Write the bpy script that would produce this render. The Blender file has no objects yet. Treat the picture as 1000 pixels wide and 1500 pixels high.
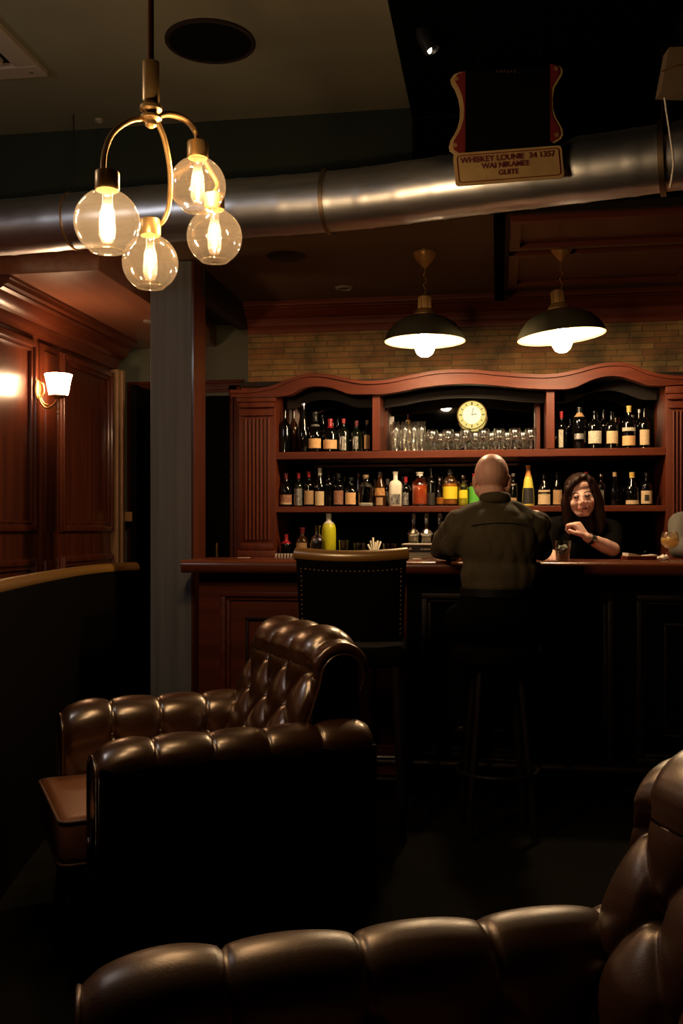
import bpy, bmesh, math, random
from mathutils import Vector, Matrix, noise
PI = math.pi
sin, cos = math.sin, math.cos
random.seed(7)
SC = bpy.context.scene
COL = SC.collection

# ------------------------------------------------------------------ survey of the room
YAW = math.radians(9.0)        # the camera stands at x=0,y=0, eye height 1.25 m, looking 9 degrees left of +y
FP, CAMZ, HOR = 1450.0, 1.25, 775.0
Fv = Vector((-sin(YAW), cos(YAW), 0)); Rv = Vector((cos(YAW), sin(YAW), 0))

def ray(px, py):
    return Rv * ((px - 500) / FP) + Fv + Vector((0, 0, (HOR - py) / FP))
def at_y(px, py, y):
    r = ray(px, py); t = y / r.y
    return Vector((0, 0, CAMZ)) + r * t
def at_x(px, py, x):
    r = ray(px, py); t = x / r.x
    return Vector((0, 0, CAMZ)) + r * t
def at_z(px, py, z):
    r = ray(px, py); t = (z - CAMZ) / r.z
    return Vector((0, 0, CAMZ)) + r * t
def at_d(px, py, d):
    return Vector((0, 0, CAMZ)) + ray(px, py) * d
def mpp(px, y):                # metres per pixel on the plane y
    return (y / ray(px, HOR).y) / FP

# ------------------------------------------------------------------ materials
def new_mat(name):
    m = bpy.data.materials.new(name); m.use_nodes = True
    nt = m.node_tree; nt.nodes.clear()
    out = nt.nodes.new('ShaderNodeOutputMaterial')
    return m, nt, out

def pbr(name, col, rough=.5, metal=0., bump=None, var=None, coat=0., spec=.5, trans=0., ior=1.45, sheen=0.):
    """bump=(scale, strength), var=(scale tuple or number, second colour)"""
    m, nt, out = new_mat(name)
    b = nt.nodes.new('ShaderNodeBsdfPrincipled')
    b.inputs['Base Color'].default_value = (*col, 1); b.inputs['Roughness'].default_value = rough
    b.inputs['Metallic'].default_value = metal
    b.inputs['Coat Weight'].default_value = coat; b.inputs['Coat Roughness'].default_value = .15
    b.inputs['Specular IOR Level'].default_value = spec
    b.inputs['Transmission Weight'].default_value = trans; b.inputs['IOR'].default_value = ior
    nt.links.new(b.outputs[0], out.inputs[0])
    tc = nt.nodes.new('ShaderNodeTexCoord')
    if var:
        mp = nt.nodes.new('ShaderNodeMapping')
        s = var[0] if isinstance(var[0], tuple) else (var[0],) * 3
        mp.inputs['Scale'].default_value = s
        n = nt.nodes.new('ShaderNodeTexNoise'); n.inputs['Scale'].default_value = 1; n.inputs['Detail'].default_value = 6
        r = nt.nodes.new('ShaderNodeValToRGB')
        r.color_ramp.elements[0].position = .35; r.color_ramp.elements[1].position = .68
        r.color_ramp.elements[0].color = (*col, 1); r.color_ramp.elements[1].color = (*var[1], 1)
        nt.links.new(tc.outputs['Object'], mp.inputs[0]); nt.links.new(mp.outputs[0], n.inputs['Vector'])
        nt.links.new(n.outputs[0], r.inputs[0]); nt.links.new(r.outputs[0], b.inputs['Base Color'])
    if bump:
        n2 = nt.nodes.new('ShaderNodeTexNoise'); n2.inputs['Scale'].default_value = bump[0]; n2.inputs['Detail'].default_value = 4
        bp = nt.nodes.new('ShaderNodeBump'); bp.inputs['Strength'].default_value = bump[1]; bp.inputs['Distance'].default_value = .002
        nt.links.new(tc.outputs['Object'], n2.inputs['Vector'])
        nt.links.new(n2.outputs[0], bp.inputs['Height']); nt.links.new(bp.outputs[0], b.inputs['Normal'])
    return m

def wood(name, c1, c2, axis='x', rough=.33, coat=.25, spec=.5):
    m = pbr(name, c1, rough, coat=coat, spec=spec, var=({'x': (1.2, 28, 28), 'z': (28, 28, 1.2), 'y': (28, 1.2, 28)}[axis], c2), bump=(90, .08))
    return m

def glow(name, col, strength):
    m, nt, out = new_mat(name)
    e = nt.nodes.new('ShaderNodeEmission'); e.inputs[0].default_value = (*col, 1); e.inputs[1].default_value = strength
    nt.links.new(e.outputs[0], out.inputs[0]); return m

def thin_glass(name, tint=(1, 1, 1), lo=.05, hi=.75, rough=.02):
    """a thin clear glass wall: lets light straight through and mirrors more towards its edges"""
    m, nt, out = new_mat(name)
    t = nt.nodes.new('ShaderNodeBsdfTransparent'); t.inputs[0].default_value = (*tint, 1)
    g = nt.nodes.new('ShaderNodeBsdfGlossy'); g.inputs['Roughness'].default_value = rough
    lw = nt.nodes.new('ShaderNodeLayerWeight'); lw.inputs[0].default_value = .35
    mr = nt.nodes.new('ShaderNodeMapRange'); mr.inputs['To Min'].default_value = lo; mr.inputs['To Max'].default_value = hi
    mx = nt.nodes.new('ShaderNodeMixShader')
    nt.links.new(lw.outputs['Facing'], mr.inputs[0]); nt.links.new(mr.outputs[0], mx.inputs[0])
    nt.links.new(t.outputs[0], mx.inputs[1]); nt.links.new(g.outputs[0], mx.inputs[2]); nt.links.new(mx.outputs[0], out.inputs[0])
    return m

def milky(m, amt):
    nt = m.node_tree; out = next(n for n in nt.nodes if n.type == 'OUTPUT_MATERIAL'); src = out.inputs[0].links[0].from_socket
    tr = nt.nodes.new('ShaderNodeBsdfTranslucent'); tr.inputs[0].default_value = (1, .82, .6, 1)
    mx = nt.nodes.new('ShaderNodeMixShader'); mx.inputs[0].default_value = amt
    nt.links.new(src, mx.inputs[1]); nt.links.new(tr.outputs[0], mx.inputs[2]); nt.links.new(mx.outputs[0], out.inputs[0])
    return m

def brick_mat():
    m, nt, out = new_mat('stone_brick')
    b = nt.nodes.new('ShaderNodeBsdfPrincipled'); b.inputs['Roughness'].default_value = .85
    tc = nt.nodes.new('ShaderNodeTexCoord'); mp = nt.nodes.new('ShaderNodeMapping')
    mp.inputs['Rotation'].default_value = (PI / 2, 0, 0)
    br = nt.nodes.new('ShaderNodeTexBrick')
    br.inputs['Scale'].default_value = 1; br.inputs['Brick Width'].default_value = .135; br.inputs['Row Height'].default_value = .034
    br.inputs['Mortar Size'].default_value = .0035; br.inputs['Mortar Smooth'].default_value = .6; br.inputs['Bias'].default_value = .1
    br.inputs['Color1'].default_value = (.14, .052, .016, 1); br.inputs['Color2'].default_value = (.20, .115, .036, 1); br.inputs['Mortar'].default_value = (.12, .08, .03, 1)
    br.offset = .5; br.squash = 1.35; br.squash_frequency = 3
    n = nt.nodes.new('ShaderNodeTexNoise'); n.inputs['Scale'].default_value = 6; n.inputs['Detail'].default_value = 5
    mx = nt.nodes.new('ShaderNodeMixRGB'); mx.blend_type = 'MULTIPLY'; mx.inputs[0].default_value = .9
    r = nt.nodes.new('ShaderNodeValToRGB'); r.color_ramp.elements[0].color = (.35, .42, .35, 1); r.color_ramp.elements[1].color = (1.2, 1.1, 1, 1)
    r.color_ramp.elements[0].position = .35; r.color_ramp.elements[1].position = .6
    bp = nt.nodes.new('ShaderNodeBump'); bp.inputs['Strength'].default_value = .8; bp.inputs['Distance'].default_value = .008; bp.invert = True
    L = nt.links.new
    L(tc.outputs['Object'], mp.inputs[0]); L(mp.outputs[0], br.inputs['Vector']); L(tc.outputs['Object'], n.inputs['Vector'])
    L(n.outputs[0], r.inputs[0]); L(br.outputs['Color'], mx.inputs[1]); L(r.outputs[0], mx.inputs[2]); L(mx.outputs[0], b.inputs['Base Color'])
    L(br.outputs['Fac'], bp.inputs['Height']); L(bp.outputs[0], b.inputs['Normal']); L(b.outputs[0], out.inputs[0])
    return m

M = {}
M['mahogany'] = wood('mahogany_horizontal', (.115, .0215, .0065), (.072, .012, .0035), 'x', .5, .0, .3)
M['mahogany_v'] = wood('mahogany_vertical', (.115, .0215, .0065), (.072, .012, .0035), 'z', .5, .0, .3)
M['panel_v'] = wood('panel_vertical', (.085, .018, .006), (.045, .009, .003), 'z', .36, .4)
M['panel_y'] = wood('panel_lengthwise', (.10, .022, .008), (.06, .012, .005), 'y', .34, .35)
M['veneer'] = wood('ceiling_veneer', (.26, .10, .055), (.20, .07, .04), 'y', .35, .3)
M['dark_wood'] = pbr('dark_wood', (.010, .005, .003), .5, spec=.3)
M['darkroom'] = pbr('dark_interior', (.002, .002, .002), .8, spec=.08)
M['ceiling'] = pbr('olive_ceiling', (.14, .13, .085), .8, var=(1.5, (.11, .10, .065)), bump=(60, .2))
M['ceiling_brown'] = pbr('brown_ceiling', (.08, .045, .02), .55, bump=(30, .1))
M['tray'] = pbr('red_tray_ceiling', (.11, .025, .012), .35)
M['bulkhead'] = pbr('green_bulkhead', (.012, .016, .010), .8, spec=.2)
M['blackpaint'] = pbr('black_paint', (.001, .001, .001), .9, spec=.02)
M['greywall'] = pbr('grey_green_wall', (.14, .145, .105), .8, bump=(50, .2))
M['column'] = pbr('grey_painted_column', (.165, .162, .168), .6, spec=.3, var=((30, 30, 1.0), (.12, .118, .12)), bump=(40, .3))
M['floor'] = pbr('olive_floor', (.011, .0095, .004), .8, spec=.08, var=(3, (.008, .007, .0035)), bump=(20, .2))
M['brick'] = brick_mat()
M['leather'] = pbr('brown_leather', (.060, .027, .010), .33, bump=(260, .15), var=(6, (.042, .017, .006)), spec=1., coat=1.)
M['leather'].node_tree.nodes['Principled BSDF'].inputs['Coat IOR'].default_value = 2.1; M['leather'].node_tree.nodes['Principled BSDF'].inputs['Coat Roughness'].default_value = .27; M['leather'].node_tree.nodes['Principled BSDF'].inputs['Coat Tint'].default_value = (1, .8, .55, 1)
M['leather'].node_tree.nodes['Principled BSDF'].inputs['Specular Tint'].default_value = (1, .72, .45, 1)
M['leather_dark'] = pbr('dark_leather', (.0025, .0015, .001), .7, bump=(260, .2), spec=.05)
M['leather_gold'] = pbr('golden_brown_leather', (.24, .13, .035), .33, bump=(220, .2), spec=.7)
M['seat_leather'] = pbr('seat_leather', (.28, .11, .05), .42, bump=(160, .25), spec=.5)
M['piping'] = pbr('leather_piping', (.16, .075, .04), .5)
M['duct'] = pbr('galvanised_steel', (.72, .74, .78), .36, metal=1., var=((3, 40, 40), (.56, .58, .62)), bump=(25, .15))
M['duct_band'] = pbr('duct_band', (.30, .22, .14), .4, metal=1.)
M['brass'] = pbr('aged_brass', (.60, .37, .14), .36, metal=.7, var=(25, (.46, .26, .09)))
M['brass_dark'] = pbr('dark_brass', (.36, .19, .07), .4, metal=.7)
M['chrome'] = pbr('chrome', (.6, .6, .6), .15, metal=1.)
M['shade_out'] = pbr('shade_outside', (.06, .055, .03), .4, coat=.3)
M['enamel'] = pbr('white_enamel', (.22, .175, .11), .6, spec=.2)
M['cream'] = pbr('cream_plastic', (.20, .14, .08), .5)
M['ventwhite'] = pbr('vent_white', (.22, .18, .14), .6)
M['bulb'] = glow('lamp_bulb', (1, .71, .40), 340)
M['filament'] = glow('filament', (1, .70, .42), 2700)
M['filament_hot'] = glow('filament_hot', (1, .74, .48), 760)
M['sconce_shade'] = glow('sconce_glass', (1, .60, .32), 55)
M['clock_dial'] = glow('clock_dial', (1, .82, .24), .95)
M['clock_mid'] = glow('clock_centre', (1, .90, .55), 1.25)
M['globe'] = thin_glass('globe_glass', (1, .95, .86), .07, .6, .06); milky(M['globe'], .008)
M['clear'] = thin_glass('clear_glass', (.93, .95, .93), .1, .9, .04)
M['glass'] = thin_glass('stemware_glass', (.97, .97, .95), .10, .95, .2)
M['mirror'] = pbr('mirror', (.75, .75, .72), .015, metal=1.)
M['bottle'] = pbr('dark_green_glass', (.004, .006, .003), .06, spec=.6, coat=.3)
M['bottle_br'] = pbr('brown_glass', (.035, .012, .004), .07, spec=.6)
M['bottle_bk'] = pbr('black_glass', (.002, .002, .002), .05, spec=.6)
M['cap_red'] = pbr('red_foil', (.30, .012, .02), .35)
M['cap_dkred'] = pbr('dark_red_foil', (.10, .006, .012), .35)
M['cap_white'] = pbr('white_foil', (.75, .72, .62), .4)
M['cap_black'] = pbr('black_cap', (.01, .01, .01), .3)
M['cap_yellow'] = pbr('yellow_foil', (.65, .42, .10), .4)
M['cap_orange'] = pbr('orange_foil', (.70, .27, .05), .4)
M['cork'] = pbr('cork', (.36, .24, .13), .7)
M['lab_cream'] = pbr('cream_label', (.72, .55, .33), .6, var=((260, 260, 420), (.45, .30, .16)))
M['lab_white'] = pbr('white_label', (.75, .68, .52), .6, var=((160, 160, 300), (.30, .26, .2)))
M['lab_tan'] = pbr('tan_label', (.42, .25, .12), .6, var=((200, 200, 300), (.28, .16, .07)))
M['lab_orange'] = pbr('orange_cream_label', (.80, .48, .22), .6, var=((160, 160, 420), (.55, .30, .12)))
M['lab_red'] = pbr('dark_red_label', (.16, .025, .015), .5, var=((160, 160, 160), (.45, .26, .15)))
M['lab_gold'] = pbr('gold_label', (.55, .28, .08), .4, var=((120, 120, 120), (.25, .10, .03)))
M['lab_dark'] = pbr('dark_label', (.02, .018, .015), .5)
M['lab_yellow'] = pbr('yellow_label', (.85, .66, .03), .5)
M['lab_green'] = pbr('green_label', (.10, .42, .05), .5)
M['lab_silver'] = pbr('silver_label', (.55, .53, .48), .3, metal=.7, var=((150, 150, 60), (.08, .08, .08)))
M['limoncello'] = pbr('lemon_liqueur', (.62, .58, .02), .25, spec=.6)
M['paleyellow'] = pbr('pale_yellow_glass', (.75, .62, .10), .2, spec=.6)
M['frost'] = pbr('frosted_glass', (.80, .74, .62), .3)
M['amber'] = pbr('amber_spirit', (.50, .17, .02), .1, spec=.6)
M['redspirit'] = pbr('red_spirit', (.50, .075, .02), .1, spec=.6)
M['whitewine'] = pbr('white_wine', (.95, .70, .20), .08, trans=.0)
milky(M['whitewine'], .55)
M['cut'] = thin_glass('cut_glass', (1, .99, .96), .22, .95, .12)
M['paper'] = pbr('white_paper', (.72, .66, .56), .7)
M['candle'] = pbr('cream_candle', (.80, .70, .52), .5)
M['steel'] = pbr('brushed_steel', (.45, .42, .36), .3, metal=1.)
M['plastic_bk'] = pbr('black_plastic', (.006, .006, .006), .35)
M['skin_m'] = pbr('skin', (.78, .45, .32), .45, var=(14, (.84, .44, .33)), bump=(120, .1))
M['skin_w'] = pbr('fair_skin', (.82, .50, .39), .55, var=(16, (.86, .48, .39)))
M['lips'] = pbr('lips', (.34, .06, .05), .6)
M['teeth'] = pbr('teeth', (.75, .68, .58), .3)
M['eye'] = pbr('eye', (.03, .02, .015), .15)
M['brow'] = pbr('eyebrow', (.05, .02, .012), .7)
M['hair'] = pbr('dark_auburn_hair', (.022, .007, .004), .45, spec=.3, var=((90, 90, 6), (.008, .003, .002)))
M['shirt'] = pbr('dark_olive_shirt', (.070, .052, .024), .85, bump=(300, .15))
M['blackcloth'] = pbr('black_cloth', (.003, .0025, .0025), .9, spec=.08)
M['trousers'] = pbr('dark_trousers', (.002, .002, .002), .9, spec=.08)
M['greysleeve'] = pbr('grey_knit', (.11, .10, .085), .85, bump=(200, .4))
M['sign_black'] = pbr('black_sign_board', (.0015, .0015, .0015), .7, spec=.08)
M['sign_cream'] = pbr('cream_sign', (.36, .24, .10), .55, var=(14, (.28, .18, .07)))
M['sign_red'] = pbr('red_sign_trim', (.12, .010, .010), .5)
M['sign_ink'] = pbr('dark_lettering', (.10, .015, .02), .6)
M['tick'] = pbr('clock_ink', (.12, .09, .02), .6)
M['watch'] = pbr('watch_face', (.35, .33, .28), .25, metal=.8)

M['leather_red'] = pbr('reddish_brown_leather', (.055, .020, .007), .38, bump=(260, .2), var=(6, (.038, .012, .004)), spec=.8, coat=.4)  # redder leather, also darkened and dulled to imitate dimmer light on the near chair
b_ = M['leather_red'].node_tree.nodes['Principled BSDF']; b_.inputs['Coat IOR'].default_value = 1.8; b_.inputs['Coat Roughness'].default_value = .33; b_.inputs['Specular Tint'].default_value = (1, .65, .4, 1)
b_ = M['leather_gold'].node_tree.nodes['Principled BSDF']; b_.inputs['Coat Weight'].default_value = .8; b_.inputs['Coat IOR'].default_value = 2.0; b_.inputs['Coat Tint'].default_value = (1, .85, .55, 1); b_.inputs['Coat Roughness'].default_value = .28

# ------------------------------------------------------------------ mesh helpers
def NB(): return bmesh.new()

def box(bm, x0, x1, y0, y1, z0, z1, bev=0, seg=2):
    r = bmesh.ops.create_cube(bm, size=1)
    vs = r['verts']
    bmesh.ops.scale(bm, vec=(abs(x1 - x0), abs(y1 - y0), abs(z1 - z0)), verts=vs)
    bmesh.ops.translate(bm, vec=((x0 + x1) / 2, (y0 + y1) / 2, (z0 + z1) / 2), verts=vs)
    if bev:
        es = list({e for v in vs for e in v.link_edges})
        bmesh.ops.bevel(bm, geom=es, offset=bev, segments=seg, profile=.5, affect='EDGES')
    return bm

def rbox(bm, mat4, sx, sy, sz, bev=0):
    r = bmesh.ops.create_cube(bm, size=1); vs = r['verts']
    bmesh.ops.scale(bm, vec=(sx, sy, sz), verts=vs)
    bmesh.ops.transform(bm, matrix=mat4, verts=vs)
    if bev:
        es = list({e for v in vs for e in v.link_edges})
        bmesh.ops.bevel(bm, geom=es, offset=bev, segments=2, profile=.5, affect='EDGES')
    return bm

def lathe(bm, prof, seg=24, c=(0, 0, 0), M4=None, sq=None):
    """prof = [(r, z)...]; sq: superellipse exponent for squared bodies"""
    rings = []
    for r, z in prof:
        if r < 1e-5:
            rings.append([bm.verts.new((0, 0, z))]); continue
        ring = []
        for k in range(seg):
            a = 2 * PI * (k + .5) / seg; ca, sa = cos(a), sin(a)
            q = 1.0
            if sq: q = (abs(ca) ** sq + abs(sa) ** sq) ** (-1 / sq)
            ring.append(bm.verts.new((r * q * ca, r * q * sa, z)))
        rings.append(ring)
    for a, b in zip(rings, rings[1:]):
        if len(a) == 1 and len(b) == 1: continue
        for k in range(seg):
            k2 = (k + 1) % seg
            if len(a) == 1: bm.faces.new((a[0], b[k2], b[k]))
            elif len(b) == 1: bm.faces.new((a[k], a[k2], b[0]))
            else: bm.faces.new((a[k], a[k2], b[k2], b[k]))
    vs = [v for r in rings for v in r]
    if M4 is not None: bmesh.ops.transform(bm, matrix=M4, verts=vs)
    bmesh.ops.translate(bm, vec=c, verts=vs)
    return bm

def tube(bm, pts, rad, seg=10, caps=True, radii=None):
    pts = [Vector(p) for p in pts]; n = len(pts)
    rings = []; up = None
    for i, p in enumerate(pts):
        t = (pts[min(i + 1, n - 1)] - pts[max(i - 1, 0)]).normalized()
        if up is None:
            up = Vector((0, 0, 1)) if abs(t.z) < .9 else Vector((1, 0, 0))
        u = (up - t * up.dot(t)).normalized(); w = t.cross(u); up = u
        r = radii[i] if radii else rad
        rings.append([bm.verts.new(p + u * r * cos(2 * PI * k / seg) + w * r * sin(2 * PI * k / seg)) for k in range(seg)])
    for a, b in zip(rings, rings[1:]):
        for k in range(seg): bm.faces.new((a[k], a[(k + 1) % seg], b[(k + 1) % seg], b[k]))
    if caps:
        bm.faces.new(rings[0][::-1]); bm.faces.new(rings[-1])
    return bm

def smooth_path(pts, n=8):
    pts = [Vector(p) for p in pts]; out = []
    P = [pts[0]] + pts + [pts[-1]]
    for i in range(1, len(P) - 2):
        for k in range(n):
            t = k / n
            a, b, c, d = P[i - 1], P[i], P[i + 1], P[i + 2]
            out.append(.5 * ((2 * b) + (c - a) * t + (2 * a - 5 * b + 4 * c - d) * t * t + (3 * b - a - 3 * c + d) * t ** 3))
    out.append(pts[-1]); return out

def prism(bm, outline, y0, y1):
    """outline in (x,z), solid between y0 and y1"""
    a = [bm.verts.new((x, y0, z)) for x, z in outline]; b = [bm.verts.new((x, y1, z)) for x, z in outline]
    n = len(a)
    for k in range(n): bm.faces.new((a[k], a[(k + 1) % n], b[(k + 1) % n], b[k]))
    bm.faces.new(a[::-1]); bm.faces.new(b)
    return bm

def strip_solid(bm, top, bot, y0, y1):
    """top and bot: matching lists of (x,z); builds a slab between the two curves"""
    n = len(top)
    V = [[bm.verts.new((top[i][0], y, top[i][1])) for i in range(n)] for y in (y0, y1)]
    W = [[bm.verts.new((bot[i][0], y, bot[i][1])) for i in range(n)] for y in (y0, y1)]
    for i in range(n - 1):
        bm.faces.new((W[0][i], W[0][i + 1], V[0][i + 1], V[0][i]))
        bm.faces.new((V[1][i], V[1][i + 1], W[1][i + 1], W[1][i]))
        bm.faces.new((V[0][i], V[0][i + 1], V[1][i + 1], V[1][i]))
        bm.faces.new((W[0][i], W[1][i], W[1][i + 1], W[0][i + 1]))
    bm.faces.new((W[0][0], V[0][0], V[1][0], W[1][0])); bm.faces.new((W[0][-1], W[1][-1], V[1][-1], V[0][-1]))
    return bm

def sweep(bm, prof, p0, p1, out_dir):
    """moulding: prof=[(out, up)...] closed, run straight from p0 to p1"""
    p0, p1, o = Vector(p0), Vector(p1), Vector(out_dir)
    A = [bm.verts.new(p0 + o * a + Vector((0, 0, b))) for a, b in prof]
    B = [bm.verts.new(p1 + o * a + Vector((0, 0, b))) for a, b in prof]
    n = len(A)
    for k in range(n): bm.faces.new((A[k], A[(k + 1) % n], B[(k + 1) % n], B[k]))
    bm.faces.new(A[::-1]); bm.faces.new(B)
    return bm

def ellip(bm, c, r, M3=None, u=20, v=14):
    res = bmesh.ops.create_uvsphere(bm, u_segments=u, v_segments=v, radius=1)
    vs = res['verts']
    bmesh.ops.scale(bm, vec=r, verts=vs)
    if M3 is not None: bmesh.ops.transform(bm, matrix=M3, verts=vs)
    bmesh.ops.translate(bm, vec=c, verts=vs)
    return bm

def cap(bm, p0, r0, p1, r1, seg=14, flat=1.0):
    """tapered capsule"""
    p0, p1 = Vector(p0), Vector(p1); ax = p1 - p0; L = ax.length
    pr = [(0, -r0)] + [(r0 * sin(a), -r0 * cos(a)) for a in (PI / 8, PI / 4, 3 * PI / 8)] + [(r0, 0)]
    pr += [(r0 + (r1 - r0) * t, L * t) for t in (.33, .66)] + [(r1, L)] + [(r1 * cos(a), L + r1 * sin(a)) for a in (PI / 8, PI / 4, 3 * PI / 8)] + [(0, L + r1)]
    q = Vector((0, 0, 1)).rotation_difference(ax.normalized()).to_matrix().to_4x4()
    return lathe(bm, pr, seg, p0, q)

def obj(name, bm, mat, parent=None, smooth=False, world=False, auto=None, keep=False):
    bmesh.ops.recalc_face_normals(bm, faces=bm.faces)
    if parent is not None and world:
        Mi = (Matrix.Translation(parent.location) @ parent.rotation_euler.to_matrix().to_4x4()).inverted()
        q = parent.parent
        bm.transform(Mi) if q is None else bm.transform((Matrix.Translation(q.location) @ q.rotation_euler.to_matrix().to_4x4()).inverted())
    me = bpy.data.meshes.new(name); bm.to_mesh(me)
    if not keep: bm.free()
    me.materials.append(mat)
    if smooth or auto:
        me.polygons.foreach_set('use_smooth', [True] * len(me.polygons))
    if auto:
        me.set_sharp_from_angle(angle=math.radians(auto))
    o = bpy.data.objects.new(name, me); COL.objects.link(o)
    if parent is not None: o.parent = parent
    return o

def thing(name, label, cat, loc=(0, 0, 0), rotz=0, group=None):
    o = bpy.data.objects.new(name, None); COL.objects.link(o)
    o.location = loc; o.rotation_euler = (0, 0, rotz); o['label'] = label; o['category'] = cat
    o.empty_display_size = .05
    if group: o['group'] = group
    return o

def tag(o, label, cat, group=None):
    o['label'] = label; o['category'] = cat
    if group: o['group'] = group
    return o

def struct(name, bm, m, auto=None, parent=None):
    o = obj(name, bm, m, parent, auto=auto)
    if parent is None: o['kind'] = 'structure'
    return o

def dup(root, loc, rotz=None, label=None, group=None):
    r = root.copy(); COL.objects.link(r); r.location = loc
    if rotz is not None: r.rotation_euler = (0, 0, rotz)
    if label: r['label'] = label
    if group: r['group'] = group
    for ch in list(root.children):
        c = ch.copy(); COL.objects.link(c); c.parent = r
        for g in list(ch.children):
            d = g.copy(); COL.objects.link(d); d.parent = c
    return r

def remeshed(name, bm, mat, parent, voxel=.006, smooth_it=6, disp=None, world=False):
    """fuse overlapping shapes into one continuous skin"""
    bmesh.ops.recalc_face_normals(bm, faces=bm.faces)
    if parent is not None and world:
        bm.transform((Matrix.Translation(parent.location) @ parent.rotation_euler.to_matrix().to_4x4()).inverted())
    me = bpy.data.meshes.new(name); bm.to_mesh(me); bm.free()
    o = bpy.data.objects.new(name, me); COL.objects.link(o)
    md = o.modifiers.new('r', 'REMESH'); md.mode = 'VOXEL'; md.voxel_size = voxel; md.adaptivity = 0
    if smooth_it:
        ms = o.modifiers.new('s', 'SMOOTH'); ms.factor = .5; ms.iterations = smooth_it
    dg = bpy.context.evaluated_depsgraph_get(); dg.update()
    me2 = bpy.data.meshes.new_from_object(o.evaluated_get(dg))
    o.modifiers.clear(); o.data = me2; me2.name = name
    bpy.data.meshes.remove(me)
    if disp:
        me2.update()
        ns = [v.normal.copy() for v in me2.vertices]
        for v, n in zip(me2.vertices, ns):
            v.co = v.co + n * disp(v.co, n)
    me2.materials.clear(); me2.materials.append(mat)
    me2.polygons.foreach_set('use_smooth', [True] * len(me2.polygons))
    if parent is not None: o.parent = parent
    return o

def text_mesh(name, s, size, mat, parent, M4, depth=.002):
    cu = bpy.data.curves.new(name, 'FONT'); cu.body = s; cu.size = size; cu.align_x = 'CENTER'; cu.align_y = 'CENTER'; cu.extrude = depth
    cu.offset = size * .018
    to = bpy.data.objects.new(name, cu); COL.objects.link(to)
    dg = bpy.context.evaluated_depsgraph_get(); dg.update()
    me = bpy.data.meshes.new_from_object(to.evaluated_get(dg))
    bpy.data.objects.remove(to)
    me.transform(M4); me.materials.clear(); me.materials.append(mat)
    o = bpy.data.objects.new(name, me); COL.objects.link(o); o.parent = parent
    return o

# ================================================================== THE SETTING
LX, RX, BY, FY = -2.42, 2.7, 5.85, -1.6      # left wall, right wall, brick wall, wall behind the camera
struct('floor', box(NB(), LX - .1, RX + .1, FY - .1, 7.6, -.08, 0), M['floor'])
# high ceiling of the lounge
struct('ceiling_1', box(NB(), LX - .1, RX + .1, FY - .1, 4.2, 3.04, 3.12), M['ceiling'])
# black dropped field over the right of the lounge
struct('ceiling_2', box(box(NB(), -.36, RX, FY, 4.19, 2.99, 3.039), -.36, RX, 4.186, 4.1995, 2.605, 2.985), M['blackpaint'])
# bulkhead and the bar ceiling behind it
struct('trim_1', box(NB(), LX - .1, RX + .1, 4.2, 4.3, 2.6, 3.12), M['bulkhead'])
struct('ceiling_3', box(NB(), LX - .1, RX + .1, 4.3, 7.6, 2.6, 2.7), M['ceiling_brown'])
# wooden lowered ceiling over the left alcove
struct('ceiling_4', box(NB(), LX, -1.83, 4.36, 6.3, 2.45, 2.6, .004), M['veneer'])
struct('trim_2', box(NB(), -1.56, -1.5, 4.95, 5.85, 2.46, 2.6), M['dark_wood'])
# walls
struct('wall_left', box(NB(), LX - .12, LX, FY - .1, 6.02, 0, 3.1), M['panel_v'])
struct('wall_hall', box(NB(), LX - .12, -1.5, 6.35, 6.47, 0, 2.62), M['greywall'])
struct('wall_back', box(NB(), -1.5, RX + .1, BY, BY + .12, 0, 2.62), M['brick'])
struct('wall_right', box(NB(), RX, RX + .12, FY - .1, 6.0, 0, 3.1), M['blackpaint'])
struct('wall_front', box(NB(), LX - .1, RX + .1, FY - .12, FY, 0, 3.1), M['blackpaint'])
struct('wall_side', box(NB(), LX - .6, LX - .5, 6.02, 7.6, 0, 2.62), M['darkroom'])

CROWN = [(0, 0), (.018, 0), (.022, .03), (.03, .05), (.03, .06), (.045, .065), (.07, .085), (.085, .12), (.10, .13), (.10, .14), (.12, .145), (.125, .165), (.13, .17), (.13, .185), (0, .185)]
# crown over the brick wall, with a flat frieze below
bm = NB(); sweep(bm, [(a, b * .68 - .005) for a, b in CROWN], (-1.50, BY, 2.48), (RX, BY, 2.48), (0, -1, 0))
box(bm, -1.5, RX, BY - .018, BY, 2.432, 2.475, .003)
struct('trim_3', bm, M['mahogany'], auto=30)
# crown along the panelled left wall
bm = NB(); sweep(bm, [(a * 1.15, b) for a, b in CROWN], (LX, 4.36, 2.265), (LX, 6.02, 2.265), (1, 0, 0))
struct('trim_4', bm, M['panel_y'], auto=30)

# raised panel mouldings on the left wall: frames built of a stepped bar
def frame_on_left(name, y0, y1, z0, z1):
    bm = NB()
    for w, d, ins in ((.05, .018, 0), (.03, .034, .008), (.012, .022, .05)):
        a0, a1, b0, b1 = y0 + ins, y1 - ins, z0 + ins, z1 - ins
        box(bm, LX, LX + d, a0, a0 + w, b0, b1, .004); box(bm, LX, LX + d, a1 - w, a1, b0, b1, .004)
        box(bm, LX, LX + d, a0 + w, a1 - w, b0, b0 + w, .004); box(bm, LX, LX + d, a0 + w, a1 - w, b1 - w, b1, .004)
    return struct(name, bm, M['panel_v'], auto=30)
frame_on_left('trim_5', 3.70, 4.90, 1.23, 2.24)
frame_on_left('trim_6', 5.20, 5.94, 1.23, 2.24)
frame_on_left('trim_7', 3.70, 4.90, .25, 1.10)
frame_on_left('trim_8', 5.20, 5.94, .25, 1.10)
bm = NB(); box(bm, LX, LX + .022, 4.94, 5.16, .12, 2.24, .003); box(bm, LX, LX + .034, 4.98, 5.12, 1.24, 2.20, .006); box(bm, LX, LX + .034, 4.98, 5.12, .2, 1.08, .006)
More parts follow.
